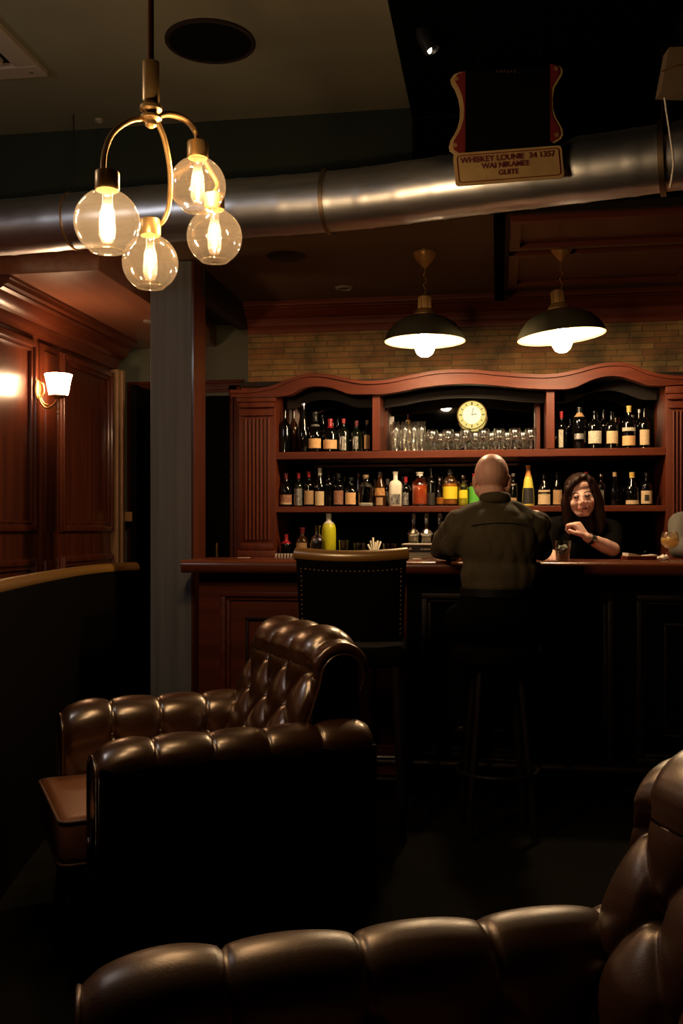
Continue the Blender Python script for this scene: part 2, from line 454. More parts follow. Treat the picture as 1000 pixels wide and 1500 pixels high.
struct('trim_9', bm, M['panel_v'], auto=30)
struct('baseboard_left', box(NB(), LX, LX + .03, FY, 6.02, 0, .12, .004), M['panel_y'])
# pale corner post that ends the panelled wall
bm = NB(); box(bm, LX - .02, LX + .05, 5.955, 5.99, 0, 2.26, .003); box(bm, LX - .02, LX + .065, 5.995, 6.035, 0, 2.26, .003)
struct('trim_10', bm, pbr('pale_jamb', (.30, .17, .085), .4))
# hall door in the grey wall
x0, x1 = at_y(186, 560, 6.33).x, at_y(356, 560, 6.33).x
bm = NB()
for (o, w, d) in ((0, .10, .02), (.012, .03, .04), (.065, .02, .035)):
    box(bm, x0 + o, x1 - o, 6.35 - d, 6.35, 2.235 - o - w + .02, 2.235 - o, .003)
    box(bm, x0 + o, x0 + o + w, 6.35 - d, 6.35, 0, 2.2 - o, .003)
    box(bm, x1 - o - w, x1 - o, 6.35 - d, 6.35, 0, 2.2 - o, .003)
struct('trim_11', bm, M['mahogany'], auto=30)
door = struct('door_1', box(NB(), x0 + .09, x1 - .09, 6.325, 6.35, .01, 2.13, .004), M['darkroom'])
obj('door_handle', tube(NB(), [(x1 - .16, 6.27, 1.0), (x1 - .16, 6.27, 1.16)], .009), M['brass_dark'], door)
# dark open door leaf at the end of the panelled wall
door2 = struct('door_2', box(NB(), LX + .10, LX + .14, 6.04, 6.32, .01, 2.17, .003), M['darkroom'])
obj('hinge', box(NB(), LX + .05, LX + .11, 6.036, 6.04, 1.30, 1.36), M['brass_dark'], door2)
obj('hinge', box(NB(), LX + .05, LX + .11, 6.036, 6.04, .95, 1.01), M['brass_dark'], door2)
# reddish tray panels in the bar ceiling, right
def tray(name, x0, x1, y0, y1):
    bm = NB(); w = .05
    box(bm, x0, x1, y0, y0 + w, 2.57, 2.6, .003); box(bm, x0, x1, y1 - w, y1, 2.57, 2.6, .003)
    box(bm, x0, x0 + w, y0 + w, y1 - w, 2.57, 2.6, .003); box(bm, x1 - w, x1, y0 + w, y1 - w, 2.57, 2.6, .003)
    box(bm, x0 + w, x1 - w, y0 + w, y1 - w, 2.592, 2.6)
    return struct(name, bm, M['tray'])
a = at_z(728, 350, 2.6)
tray('trim_12', .05, .98, 4.32, 4.78); tray('trim_13', .05, .98, 4.86, 5.5)
struct('trim_14', box(NB(), -.02, .03, 4.3, 5.7, 2.55, 2.6), M['blackpaint'])
struct('trim_15', box(NB(), 1.05, RX, 4.3, 5.7, 2.56, 2.6), M['blackpaint'])

# ================================================================== COLUMN
t = thing('column', 'grey painted square column with a brown wooden side left of the bar', 'column', (-1.627, 4.9, 0))
obj('shaft', box(NB(), -1.74, -1.525, 4.8, 5.0, 0, 2.6, .003), M['column'], t, world=True)
obj('side_board', box(NB(), -1.525, -1.511, 4.8, 5.0, 0, 2.6, .002), M['panel_v'], t, world=True)
obj('lower_collar', box(NB(), -1.745, -1.72, 4.79, 5.0, 0, .1, .002), M['dark_wood'], t, world=True)

# ================================================================== AIR DUCT
dp = smooth_path([at_d(-140, 345, 4.55), at_d(0, 334, 4.36), at_d(250, 312, 4.17), at_d(490, 295, 4.0), at_d(700, 268, 3.8), at_d(970, 232, 3.56), at_d(1200, 190, 3.36)], 26)
t = thing('air_duct', 'round galvanised steel air duct running across below the ceiling', 'duct', dp[0])
rad = [.1175 + (.0022 if i % 7 == 0 else 0) for i in range(len(dp))]
obj('pipe', tube(NB(), dp, .1175, 48, radii=rad), M['duct'], t, auto=50, world=True)
def ring_at(px, thick, wid, matn, name):
    i = min(range(len(dp)), key=lambda k: abs(500 + FP * (dp[k] - Vector((0, 0, CAMZ))).dot(Rv) / (dp[k].dot(Fv)) - px))
    d = (dp[i + 1] - dp[i - 1]).normalized()
    pr = [(.1185, -wid), (.1185 + thick, -wid), (.1185 + thick, wid), (.1185, wid), (.1185, -wid)]
    q = Vector((0, 0, 1)).rotation_difference(d).to_matrix().to_4x4()
    obj(name, lathe(NB(), pr, 48, dp[i], q), M[matn], t, auto=40, world=True)
    return dp[i]
hangs = [ring_at(108, .004, .003, 'brass_dark', 'hanger_ring'), ring_at(482, .010, .008, 'duct_band', 'joint_band'), ring_at(968, .014, .010, 'duct_band', 'joint_band')]
for h in (hangs[0], hangs[2]):
    obj('hanger_rod', tube(NB(), [(h.x, h.y, h.z + .12), (h.x, h.y, 3.04 if h is hangs[0] else 2.99)], .003, 6), M['dark_wood'], t, world=True)

# ================================================================== CEILING FITTINGS
c = at_z(308, 60, 3.04)
t = thing('ceiling_speaker', 'large round black ceiling speaker with a thin rim above the steel duct', 'speaker', (c.x, c.y, 3.04))
obj('rim', lathe(NB(), [(.150, 0), (.165, 0), (.165, -.008), (.156, -.012), (.150, -.010), (.150, 0)], 48), M['dark_wood'], t, auto=40)
obj('grille', lathe(NB(), [(0, -.007), (.08, -.0065), (.150, -.004), (.150, 0), (0, 0)], 48), M['sign_black'], t, auto=40)
c = at_z(70, 103, 3.04)
t = thing('air_vent', 'off-white square air vent panel in the upper left ceiling', 'vent', (c.x, c.y, 3.04))
bm = NB(); s = .62
box(bm, -s, 0, -.09, 0, -.025, 0, .004); box(bm, -s, 0, -s, -s + .09, -.025, 0, .004)
box(bm, -.09, 0, -s + .09, -.09, -.025, 0, .004); box(bm, -s, -s + .09, -s + .09, -.09, -.025, 0, .004)
obj('frame', bm, M['ventwhite'], t)
obj('inner_panel', box(NB(), -s + .12, -.12, -s + .12, -.12, -.03, -.004, .006), M['ventwhite'], t)
obj('backing', box(NB(), -s + .09, -.09, -s + .09, -.09, -.004, 0), M['darkroom'], t)
obj('screw', lathe(NB(), [(0, -.003), (.007, -.003), (.007, 0), (0, 0)], 12, (-.045, -.045, -.025)), M['steel'], t)
def downlight(px, py, z, r, label, lit=False):
    c = at_z(px, py, z)
    t = thing('downlight', label, 'ceiling light', (c.x, c.y, z))
    obj('trim_ring', lathe(NB(), [(r * .7, 0), (r, 0), (r, -.006), (r * .75, -.010), (r * .7, -.004)], 28), M['ventwhite'] if not lit else M['plastic_bk'], t, auto=40)
    obj('lens', lathe(NB(), [(0, -.002), (r * .7, -.002), (r * .7, 0), (0, 0)], 28), M['bottle_bk'], t)
    return t
downlight(504, 421, 2.6, .05, 'small unlit downlight in the brown ceiling in front of the brick wall')
downlight(145, 175, 3.04, .018, 'tiny round sensor-like fitting on the olive ceiling left of the chandelier stem')
downlight(217, 470, 2.45, .03, 'small white round fitting at the far end of the lit wooden ceiling')
c = at_d(631, 70, 3.45)
t = thing('spotlight', 'small black spotlight showing a bright sliver high on the black ceiling', 'spotlight', (c.x, c.y, c.z))
obj('housing', lathe(NB(), [(0, .09), (.022, .085), (.03, .05), (.03, -.01), (.026, -.012), (.024, .0), (0, .01)], 20, M4=Matrix.Rotation(math.radians(-25), 4, 'Y')), M['plastic_bk'], t, auto=40)
obj('stem', tube(NB(), [(-.01, 0, .06), (-.02, 0, 2.99 - c.z)], .006, 8), M['plastic_bk'], t)
obj('lens', ellip(NB(), (-.004, -.012, -.012), (.008, .010, .014)), glow('spot_lens', (1, .85, .6), 6), t, smooth=True)
c = at_d(420, 384, 4.9)
t = thing('flat_ceiling_speaker', 'flush round dark ceiling speaker above the left end of the bar', 'speaker', (c.x, c.y, 2.6))
obj('grille', lathe(NB(), [(0, -.006), (.09, -.006), (.1, 0), (0, 0)], 36), M['dark_wood'], t, auto=40)

# junction box and its cable, top right
t = thing('cable_box', 'beige slanted box with a dangling white cable at the top right', 'box', at_d(985, 110, 3.35))
bm = NB(); prism(bm, [(-.05, -.07), (.10, -.075), (.10, .085), (-.022, .08)], -.03, .03)
o = obj('casing', bm, M['cream'], t); o.rotation_euler = (0, 0, YAW)
obj('strap', tube(NB(), [(-.042, -.035, 0), (0, -.037, .012), (.10, -.036, .016)], .003, 6), M['brass_dark'], t)
obj('bracket', tube(NB(), [(.03, 0, .08), (.03, 0, 2.99 - t.location.z)], .008, 8), M['plastic_bk'], t)
cp = smooth_path([at_d(973, 143, 3.31), at_d(976, 165, 3.30), at_d(982, 205, 3.26), at_d(986, 240, 3.24), at_d(981, 275, 3.25)], 6)
obj('cable', tube(NB(), cp, .0035, 8), M['paper'], t, smooth=True, world=True)

# ================================================================== HANGING SIGN
o0 = at_d(743, 190, 3.55)
ang = YAW + math.radians(2)
t = thing('hanging_sign', 'black board with red and cream scroll sides above a cream lettered plaque', 'sign', o0, ang)
k = 3.55 / FP
def S(px, py): return ((px - 743) * k, (190 - py) * k)
T = Matrix.Rotation(math.radians(4.3), 4, 'Y').inverted()
obj('board', prism(NB(), [S(680, 108), S(806, 100), S(806, 222), S(680, 228)], -.012, .012), M['sign_black'], t)
def side(pts_out, pts_in, pts_mid):
    obj('scroll_edge', strip_solid(NB(), [S(*p) for p in pts_out], [S(*p) for p in pts_in], -.010, .008), M['sign_cream'], t)
    obj('scroll_panel', strip_solid(NB(), [S(*p) for p in pts_mid], [S(*p) for p in pts_in], -.014, .010), M['sign_red'], t)
yl = [108, 112, 118, 124, 132, 145, 160, 175, 190, 200, 208, 216, 222, 227]
xl = [674, 664, 659.5, 661, 666, 671, 673.5, 673, 669, 664, 659, 657, 658.5, 666]
side(list(zip(xl, yl)), [(680, y) for y in yl], [(min(679, x + 5), y) for x, y in zip(xl, yl)])
yr = [95, 98, 103, 110, 118, 130, 145, 160, 172, 182, 190, 198, 204, 209]
xr = [812, 820, 823.5, 823, 818, 811, 808.5, 809, 813, 819, 823, 824, 821, 813]
side(list(zip(xr, yr)), [(805, y) for y in yr], [(max(806, x - 5), y) for x, y in zip(xr, yr)])
for (x, y) in ((667, 119), (665, 216), (813, 102), (814, 199)):
    a, b = S(x, y)
    obj('screw', lathe(NB(), [(0, -.004), (.007, -.003), (.008, 0), (0, 0)], 12, (a, -.015, b), Matrix.Rotation(PI / 2, 4, 'X')), M['brass'], t)
def rrect(x0, x1, z0, z1, r, n=5):
    out = []
    for cx, cz, a0 in ((x1 - r, z1 - r, 0), (x0 + r, z1 - r, PI / 2), (x0 + r, z0 + r, PI), (x1 - r, z0 + r, 3 * PI / 2)):
        for i in range(n + 1):
            a = a0 + i * PI / 2 / n; out.append((cx + r * cos(a), cz + r * sin(a)))
    return out
pc = S(743, 246); pw, ph = 79.5 * k, 23.5 * k
Mp = Matrix.Translation((pc[0], -.02, pc[1])) @ Matrix.Rotation(math.radians(-5.2), 4, 'Y')
bm = NB(); prism(bm, rrect(-pw, pw, -ph, ph, .012), -.004, .006); bm.transform(Mp); pl = obj('plaque', bm, M['sign_cream'], t)
bm = NB()
A = rrect(-pw + .012, pw - .012, -ph + .010, ph - .010, .010); n = len(A)
tube(bm, [(x, -.0055, z) for x, z in A] + [(A[0][0], -.0055, A[0][1])], .0017, 6, False); bm.transform(Mp)
obj('border_line', bm, M['sign_red'], pl)
for s, dz, dx, sz in (('WHISKEY LOUNIE  34 1357', .029, -.002, .0285), ('WAI NIKAMEE', .0035, -.012, .027), ('GUITE', -.0235, -.004, .026)):
    text_mesh('lettering', s, sz, M['sign_ink'], pl, Mp @ Matrix.Translation((dx, -.0055, dz)) @ Matrix.Rotation(PI / 2, 4, 'X'), .0012)
bm = NB()
for q_ in range(6):
    a, b = S(726 + q_ * 5.2, 107); box(bm, a, a + .0022, -.0130, -.0118, b - .004 - .001 * (q_ % 2), b + .004); box(bm, a, a + .007, -.0130, -.0118, b + (.002 if q_ % 3 else -.003), b + (.0035 if q_ % 3 else -.0015))
obj('faint_lettering', bm, M['brass_dark'], t)
for x in (700, 790):
    a, b = S(x, 104)
    obj('hanging_wire', tube(NB(), [(a, 0, b), (a, 0, 2.99 - o0.z)], .0015, 6), M['plastic_bk'], t)

# ================================================================== CHANDELIER
hub = at_d(221, 172, 2.42)
t = thing('chandelier', 'brass chandelier with four clear glass globes on curved arms', 'chandelier', (hub.x, hub.y, hub.z))
H = hub
obj('ceiling_canopy', lathe(NB(), [(0, 3.04 - H.z), (.06, 3.04 - H.z), (.06, 3.02 - H.z), (.02, 3.0 - H.z), (0, 3.0 - H.z)], 28), M['brass'], t, auto=40)
obj('stem', tube(NB(), [(0, 0, .13), (0, 0, 3.01 - H.z)], .0075, 14), pbr('copper_stem', (.25, .08, .03), .3, metal=1.), t, auto=40)
obj('hub', lathe(NB(), [(0, .140), (.012, .138), (.021, .134), (.021, .040), (.019, .036), (.021, .030), (.027, .026), (.027, .018), (.021, .014), (.014, .008), (.026, .002), (.026, -.004), (.015, -.010), (.014, -.020), (.006, -.026), (0, -.027)], 28), M['brass'], t, auto=35)
globes = [(157, 326, 2.235, .074, 262, 1.25), (220, 385, 2.60, .073, 330, .8), (289.5, 272, 2.58, .073, 208, 1.0), (314, 347, 2.66, .074, 300, 1.0)]
for (px, py, d, r, ys, hot) in globes:
    c = at_d(px, py, d) - H
    top = c + Vector((0, 0, r))
    st = c + Vector((0, 0, r + .044))
    W_ = {157: [(216, 173, 2.42), (190, 177, 2.38), (166, 194, 2.32), (154, 220, 2.26), (151.5, 250, 2.24)],
          220: [(229, 176, 2.43), (241, 205, 2.47), (249, 252, 2.53), (248, 296, 2.58), (241, 320, 2.60), (231, 331, 2.60)],
          289.5: [(225, 171, 2.43), (247, 166, 2.46), (270, 173, 2.52), (284, 188, 2.57)],
          314: [(226, 172, 2.45), (247, 168, 2.49), (270, 176, 2.56), (286, 194, 2.63), (300, 235, 2.67), (318, 268, 2.68)]}[px]
    pts = [at_d(*q) - H for q in W_] + ([] if px == 220 else [st])
    obj('arm', tube(NB(), smooth_path(pts, 8), .0068, 12), M['brass'], t, smooth=True)
    s0 = r - .004
    sk = obj('socket', lathe(NB(), [(0, s0 + .052), (.010, s0 + .05), (.0265, s0 + .044), (.0275, s0 + .040), (.0275, s0 + .006), (.0255, s0 + .002), (.024, s0 + .002), (.0225, s0 + .006), (.0225, s0 + .03), (0, s0 + .03)], 28, c), M['brass'], t, auto=35)
    # open-bottomed glass globe
    pr = []
    a0, a1 = math.radians(20), math.radians(150)
    for i in range(25):
        a = a0 + (a1 - a0) * i / 24; pr.append((r * sin(a), r * cos(a)))
    pr = [(pr[0][0], pr[0][1] + .008)] + pr + [(pr[-1][0] * .9, pr[-1][1] - .0025), (pr[-1][0] * .5, pr[-1][1] - .004), (0, pr[-1][1] - .0045)]
    g = obj('glass_globe', lathe(NB(), pr, 40, c), M['globe'], t, smooth=True)
    ra = r * sin(a1); za = r * cos(a1)
    obj('globe_rim', lathe(NB(), [(ra - .002, za), (ra + .001, za - .002), (ra + .001, za + .001), (ra - .002, za + .002), (ra - .002, za)], 40, c), M['globe'], g, smooth=True)
    obj('bulb', lathe(NB(), [(0, -.046), (.012, -.044), (.018, -.030), (.0185, -.01), (.017, .02), (.012, .04), (.012, r - .004)][::-1], 20, c), M['globe'], sk, smooth=True)
    f = NB(); cap(f, c + Vector((0, 0, -.022)), .0135 if hot > 1.1 else .0030, c + Vector((0, 0, .030)), .011 if hot > 1.1 else .0042, 12)
    obj('filament', f, M['filament_hot'] if hot > 1.1 else M['filament'], sk, smooth=True)

# ================================================================== PENDANTS OVER THE BAR
def pendant(px, py_can, py_rim, d, wpx, label):
    c = at_z(px, py_can, 2.6); r = wpx / 2 * d / FP
    zr = CAMZ + (HOR - py_rim) / FP * d
    b = at_d(px, py_rim, d)
    t = thing('pendant_lamp', label, 'pendant lamp', (b.x, b.y, zr), 0, 'dome pendants over the bar')
    hz = 2.6 - zr
    bm = NB(); n = 28; prof = [(0, hz), (.055, hz), (.056, hz - .008), (.048, hz - .028), (.03, hz - .05), (.022, hz - .06), (.008, hz - .075), (0, hz - .078)]
    lathe(bm, prof, 24)
    for i, v in enumerate(bm.verts):
        pass
    obj('canopy', bm, M['brass'], t, auto=25)
    cps = []
    for i in range(25):
        q = i / 24; cps.append((sin(q * 17) * .008 * sin(q * PI), cos(q * 15) * .006 * sin(q * PI), hz - .075 - q * (hz - .075 - .225)))
    obj('cord', tube(NB(), cps, .0028, 8), M['brass_dark'], t, smooth=True)
    # ribbed brass socket
    bm = NB(); pr = [(0, .228), (.014, .226), (.030, .218), (.032, .21)]
    lathe(bm, pr + [(.031, .15), (0, .15)], 24)
    for k2 in range(20):
        a = 2 * PI * k2 / 20; tube(bm, [(.031 * cos(a), .031 * sin(a), .152), (.031 * cos(a), .031 * sin(a), .212)], .0032, 6)
    obj('socket', bm, M['brass'], t, auto=30)
    out = [(.033, .155), (.042, .148), (.052, .128), (.10, .112), (.145, .086), (.175, .05), (.19, .02), (.1955, 0)]
    out = [(x * r / .1955, z) for x, z in out]
    obj('shade_collar', lathe(NB(), [(.030, .160), (.036, .158), (.046, .150), (.056, .1305), (.057, .127), (.05, .126), (.03, .14)], 32), M['brass'], t, smooth=True)
    outer = obj('shade', lathe(NB(), out, 48), M['shade_out'], t, smooth=True)
    inn = [(x - .0025, z - .002) for x, z in out]; inn = [(x, z) for x, z in inn][1:]
    obj('enamel_lining', lathe(NB(), [(.0, .125)] + inn[1:] + [(out[-1][0], -.001)], 48), M['enamel'], outer, smooth=True)
    obj('bulb', lathe(NB(), [(0, -.078), (.018, -.075), (.036, -.062), (.046, -.042), (.0475, -.026), (.043, -.006), (.032, .014), (.02, .034), (.015, .05), (.014, .10), (0, .10)], 24), M['bulb'], t, smooth=True)
    return t
pendant(622, 370, 500, 4.83, 119, 'dark dome pendant lamp hanging left above the wavy cabinet')
p2 = pendant(822, 352, 493, 4.71, 129, 'dark dome pendant lamp hanging right, nearer the lettered sign')
for ch in p2.children:
    if ch.name.startswith(('shade', 'bulb', 'socket')): ch.rotation_euler = (0, math.radians(-5), 0)

# ================================================================== WALL SCONCE
sy = at_x(70, 580, LX).y
sc = Vector((LX + .036, sy, CAMZ + .0))
sp = at_x(88, 566, LX + .15)
t = thing('wall_sconce', 'glowing white glass sconce on a curled brass arm on the panelled wall', 'wall lamp', (LX + .034, sp.y - .02, sp.z))
bp = NB(); lathe(bp, [(0, .014), (.018, .012), (.026, .006), (.028, 0), (0, 0)], 24, (0, 0, -.02), Matrix.Rotation(PI / 2, 4, 'Y'))
for v in bp.verts: v.co.z = -.02 + (v.co.z + .02) * 2.0
obj('backplate', bp, M['brass'], t, auto=35)
ox = .116
obj('arm', tube(NB(), smooth_path([(.008, 0, -.04), (.02, -.004, -.085), (.05, -.004, -.115), (.085, 0, -.10), (ox - .01, 0, -.075), (ox, 0, -.062)], 8), .006, 10), M['brass'], t, smooth=True)
obj('scroll', tube(NB(), smooth_path([(.01, 0, .02), (.03, 0, .01), (.035, 0, -.03), (.02, 0, -.06), (.035, 0, -.09), (.06, 0, -.10)], 8), .0055, 8), M['brass'], t, smooth=True)
obj('scroll', tube(NB(), smooth_path([(.07, 0, -.10), (.10, 0, -.115), (.12, 0, -.13), (.115, 0, -.145), (.105, 0, -.14), (.108, 0, -.13)], 8), .0035, 8), M['brass'], t, smooth=True)
obj('cup', lathe(NB(), [(0, -.070), (.012, -.068), (.03, -.060), (.047, -.056), (.047, -.050), (0, -.050)], 28, (ox, 0, 0)), M['brass'], t, auto=40)
obj('glass_shade', lathe(NB(), [(0, -.049), (.048, -.049), (.053, -.03), (.060, .01), (.068, .05), (.072, .058), (.068, .060), (.060, .05), (.05, .0), (.04, -.04), (0, -.044)], 28, (ox, 0, 0)), M['sconce_shade'], t, smooth=True)

# ================================================================== FRONT BAR
LIP, BX0, BX1 = 4.45, -1.465, 2.55
t = thing('bar_counter', 'reddish mahogany bar counter front with raised panels and moulding', 'bar counter', ((BX0 + BX1) / 2, 4.8, 0))
bx = BX0 + .04
obj('body', box(NB(), bx, -.42, 4.60, 4.9, .10, 1.045, .003), M['mahogany'], t, world=True)
obj('dark_body', box(NB(), -.42, BX1, 4.602, 4.9, .10, 1.045, .003), M['darkroom'], t, world=True)  # counter right of the bar chair, coloured near-black to imitate shadow
obj('plinth', box(NB(), bx + .02, BX1, 4.62, 4.9, 0, .10), M['dark_wood'], t, world=True)
def counter_panel(x0, x1):
    bm = NB()
    for w, d, ins in ((.026, .034, 0), (.020, .016, .024)):
        a0, a1, b0, b1 = x0 + ins, x1 - ins, .20 + ins, .955 - ins
        box(bm, a0, a1, 4.60 - d, 4.60, b1 - w, b1, .004); box(bm, a0, a1, 4.60 - d, 4.60, b0, b0 + w, .004)
        box(bm, a0, a0 + w, 4.60 - d, 4.60, b0 + w, b1 - w, .004); box(bm, a1 - w, a1, 4.60 - d, 4.60, b0 + w, b1 - w, .004)
    fr = obj('panel_moulding', bm, M['mahogany' if x0 < -.5 else 'dark_wood'], t, world=True, auto=30)  # frames on the right darkened too, shadow put into their colour
    bm = NB(); a0, a1, b0, b1 = x0 + .12, x1 - .12, .32, .83; w = .014
    box(bm, a0, a1, 4.584, 4.60, b1 - w, b1, .004); box(bm, a0, a1, 4.584, 4.60, b0, b0 + w, .004)
    box(bm, a0, a0 + w, 4.584, 4.60, b0 + w, b1 - w, .004); box(bm, a1 - w, a1, 4.584, 4.60, b0 + w, b1 - w, .004)
    obj('inner_moulding', bm, M['dark_wood'], t, world=True, auto=30)
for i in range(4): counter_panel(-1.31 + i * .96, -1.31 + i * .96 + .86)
obj('foot_rail', tube(NB(), [(bx + .1, 4.44, .2), (BX1, 4.44, .2)], .02, 14), M['dark_wood'], t, world=True, auto=40)
for x in (-1.1, -.1, .9, 1.9):
    obj('rail_bracket', tube(NB(), [(x, 4.44, .2), (x, 4.62, .2)], .012, 10), M['brass_dark'], t, world=True, auto=40)
bm = NB()
prof = [(4.96, 1.045), (4.96, 1.105), (4.47, 1.105), (4.458, 1.102), (4.450, 1.093), (4.447, 1.08), (4.450, 1.062), (4.458, 1.05), (4.47, 1.045)]
A = [bm.verts.new((BX0, y, z)) for y, z in prof]; B = [bm.verts.new((BX1, y, z)) for y, z in prof]
for i in range(len(A)): bm.faces.new((A[i], A[(i + 1) % len(A)], B[(i + 1) % len(A)], B[i]))
bm.faces.new(A); bm.faces.new(B[::-1])
tag(obj('bar_countertop', bm, wood('countertop', (.14, .035, .014), (.09, .02, .008), 'x', .3, .4), auto=35), 'polished reddish wooden bar top with a rounded front edge', 'countertop')

# ================================================================== BACK BAR CABINET
CY = 5.42                       # front plane of the cabinet
def cx(px, y=CY): return at_y(px, 700, y).x
def cz(px, py, y=CY): return at_y(px, py, y).z
S1B, S1T, S2B, S2T = 1.640, 1.681, 1.343, 1.376
CL, CR = cx(350), cx(1032)
t = cab = thing('back_bar_cabinet', 'mahogany back bar cabinet with wavy arched top, fluted pilasters and mirrors', 'cabinet', ((CL + CR) / 2, 5.6, 0))
def cpart(name, bm, mat, **k): return obj(name, bm, M[mat], cab, world=True, **k)
cpart('base_cabinet', box(NB(), CL, CR, CY - .04, 5.84, 0, 1.045, .004), 'mahogany')
cpart('base_top', box(NB(), CL - .02, CR + .02, CY - .07, 5.84, 1.045, 1.075, .008), 'mahogany')
cpart('back_panel', box(NB(), CL, CR, 5.82, 5.845, 1.075, 2.06), 'darkroom')
for (a, b) in ((350, 404), (975, 1030)):
    x0, x1 = cx(a), cx(b)
    bm = NB(); box(bm, x0, x1, CY, CY + .05, 1.075, 2.0, .003)
    # flutes: raised ribs
    n = 7; w = (x1 - x0 - .06) / n
    for i in range(n):
        xc = x0 + .03 + w * (i + .5)
        tube(bm, [(xc, CY - .002, 1.19), (xc, CY - .002, 1.87)], w * .36, 8)
    box(bm, x0 + .01, x1 - .01, CY - .020, CY, 1.13, 1.17, .006); box(bm, x0 - .004, x1 + .004, CY - .03, CY, 1.075, 1.13, .005)
    box(bm, x0 + .012, x1 - .012, CY - .018, CY, 1.885, 1.90, .004); box(bm, x0 + .004, x1 - .004, CY - .026, CY, 1.93, 1.96, .006); box(bm, x0 - .006, x1 + .006, CY - .034, CY, 1.96, 2.0, .006)
    cpart('pilaster', bm, 'mahogany_v', auto=30)
cpart('side_panel', box(NB(), CL, cx(403), CY + .05, 5.82, 1.075, 2.06), 'mahogany_v')
cpart('side_panel', box(NB(), cx(975), CR, CY + .05, 5.82, 1.075, 2.06), 'mahogany_v')
cpart('shelf', box(NB(), cx(403), cx(975), CY + .004, 5.80, S1B, S1T, .003), 'mahogany')
cpart('shelf', box(NB(), cx(403), cx(975), CY + .004, 5.80, S2B, S2T, .003), 'mahogany')
DIV = [(545, 556), (800, 812)]
for a, b in DIV:
    cpart('divider', box(NB(), cx(a), cx(b), CY, 5.80, S1T, 2.06, .002), 'mahogany_v')
# inner bevel strips beside the middle mirror
for a, b in ((560, 567), (784, 791)):
    cpart('mirror_frame', box(NB(), cx(a, 5.7), cx(b, 5.7), 5.68, 5.79, S1T, 2.0, .003), 'mahogany_v')
TOP = [(338, 573), (370, 573), (401, 567), (420, 558), (442, 551), (455, 549), (469, 549), (485, 551), (503, 555), (530, 560), (550, 560), (571, 558), (600, 552), (629, 546), (655, 543.5), (680, 543), (700, 544), (728, 547), (760, 549.5), (796, 551), (820, 549), (844, 544), (864, 538), (884, 534), (900, 532.5), (918, 534), (935, 540), (949, 546), (970, 551), (1000, 553), (1045, 553)]
BOT = [(338, 582), (370, 582), (401, 582), (425, 579), (434, 573), (445, 568), (460, 565.5), (476, 566), (493, 570), (503, 574.5), (512, 577.5), (561, 577.5), (590, 573), (612, 568), (645, 564), (680, 562), (700, 562.5), (728, 564.5), (760, 568), (796, 570), (830, 570), (844, 567), (864, 557), (880, 552), (898, 550), (915, 552.5), (929, 557.5), (949, 565), (970, 565), (1000, 563), (1045, 563)]
def interp(C, x):
    for (a, b), (c, d) in zip(C, C[1:]):
        if a <= x <= c: return b + (d - b) * (x - a) / (c - a)
    return C[-1][1] if x > C[-1][0] else C[0][1]
xs = [338 + i * 3.5 for i in range(203)]
def sm(C, x): return sum(interp(C, x + d) for d in (-6, -3, 0, 3, 6)) / 5
f_ = CY - .045
tp = [(at_y(x, 0, f_).x, at_y(x, sm(TOP, x), f_).z) for x in xs]; bt = [(at_y(x, 0, f_).x, at_y(x, sm(BOT, x), f_).z) for x in xs]
cpart('arched_cornice', strip_solid(NB(), tp, bt, f_, CY + .02), 'mahogany', auto=30)
tp2 = [(x, z - .012) for x, z in tp]; 
cpart('cornice_ledge', strip_solid(NB(), [(x, z + .006) for x, z in tp], tp2, f_ - .018, f_ + .01), 'mahogany', auto=30)
cpart('top_board', box(NB(), CL, CR, CY + .02, 5.84, 2.055, 2.08), 'dark_wood')
# dark curved apron deeper inside
ap_t = [(x, 2.055) for x, z in bt]; ap_b = [(x, min(2.05, z - .045)) for x, z in bt]
i0 = next(i for i, x in enumerate(xs) if x > 406); i1 = next(i for i, x in enumerate(xs) if x > 972)
cpart('inner_apron', strip_solid(NB(), ap_t[i0:i1], ap_b[i0:i1], 5.6, 5.615), 'dark_wood')
# mirrors
def mirror(x0, x1, z0, z1, tilt=0.):
    bm = NB(); box(bm, x0, x1, -.004, .004, 0, z1 - z0)
    bm.transform(Matrix.Translation((0, 5.80, z0)) @ Matrix.Rotation(math.radians(tilt), 4, 'X'))
    cpart('mirror', bm, 'mirror')
mirror(cx(408, 5.8), cx(552, 5.8), S1T, 2.02, -.6)
mirror(cx(562, 5.8), cx(789, 5.8), S1T, 2.02, -.95)
mirror(cx(806, 5.8), cx(945, 5.8), S1T, 2.02, -.4)
mirror(cx(460, 5.8), cx(760, 5.8), S2T, S1B - .01)

# clock
c = at_y(691, 608, 5.72)
t = thing('wall_clock', 'round glowing yellow clock in front of the middle mirror', 'clock', c)
R90 = Matrix.Rotation(PI / 2, 4, 'X')
obj('rim', lathe(NB(), [(.078, 0), (.084, 0), (.085, .014), (.080, .018), (.078, .012), (.078, 0)], 40, (0, 0, 0), R90), M['brass'], t, auto=40)
obj('dial', lathe(NB(), [(0, .010), (.078, .010), (.078, 0), (0, 0)], 40, (0, 0, 0), R90), M['clock_dial'], t)
obj('lit_centre', lathe(NB(), [(0, .012), (.052, .0115), (.052, .010), (0, .010)], 40, (0, 0, 0), R90), M['clock_mid'], t)
for i in range(12):
    a = i * PI / 6; bm = NB()
    rbox(bm, Matrix.Rotation(a, 4, 'Y') @ Matrix.Translation((0, -.0125, .064)), .005 if i % 3 else .007, .002, .013 if i % 3 else .017)
    obj('hour_mark', bm, M['tick'], t)
obj('hand', rbox(NB(), Matrix.Rotation(math.radians(80), 4, 'Y') @ Matrix.Translation((0, -.014, .012)), .004, .002, .03), M['tick'], t)
obj('hand', rbox(NB(), Matrix.Rotation(math.radians(12), 4, 'Y') @ Matrix.Translation((0, -.0155, .02)), .003, .002, .045), M['tick'], t)
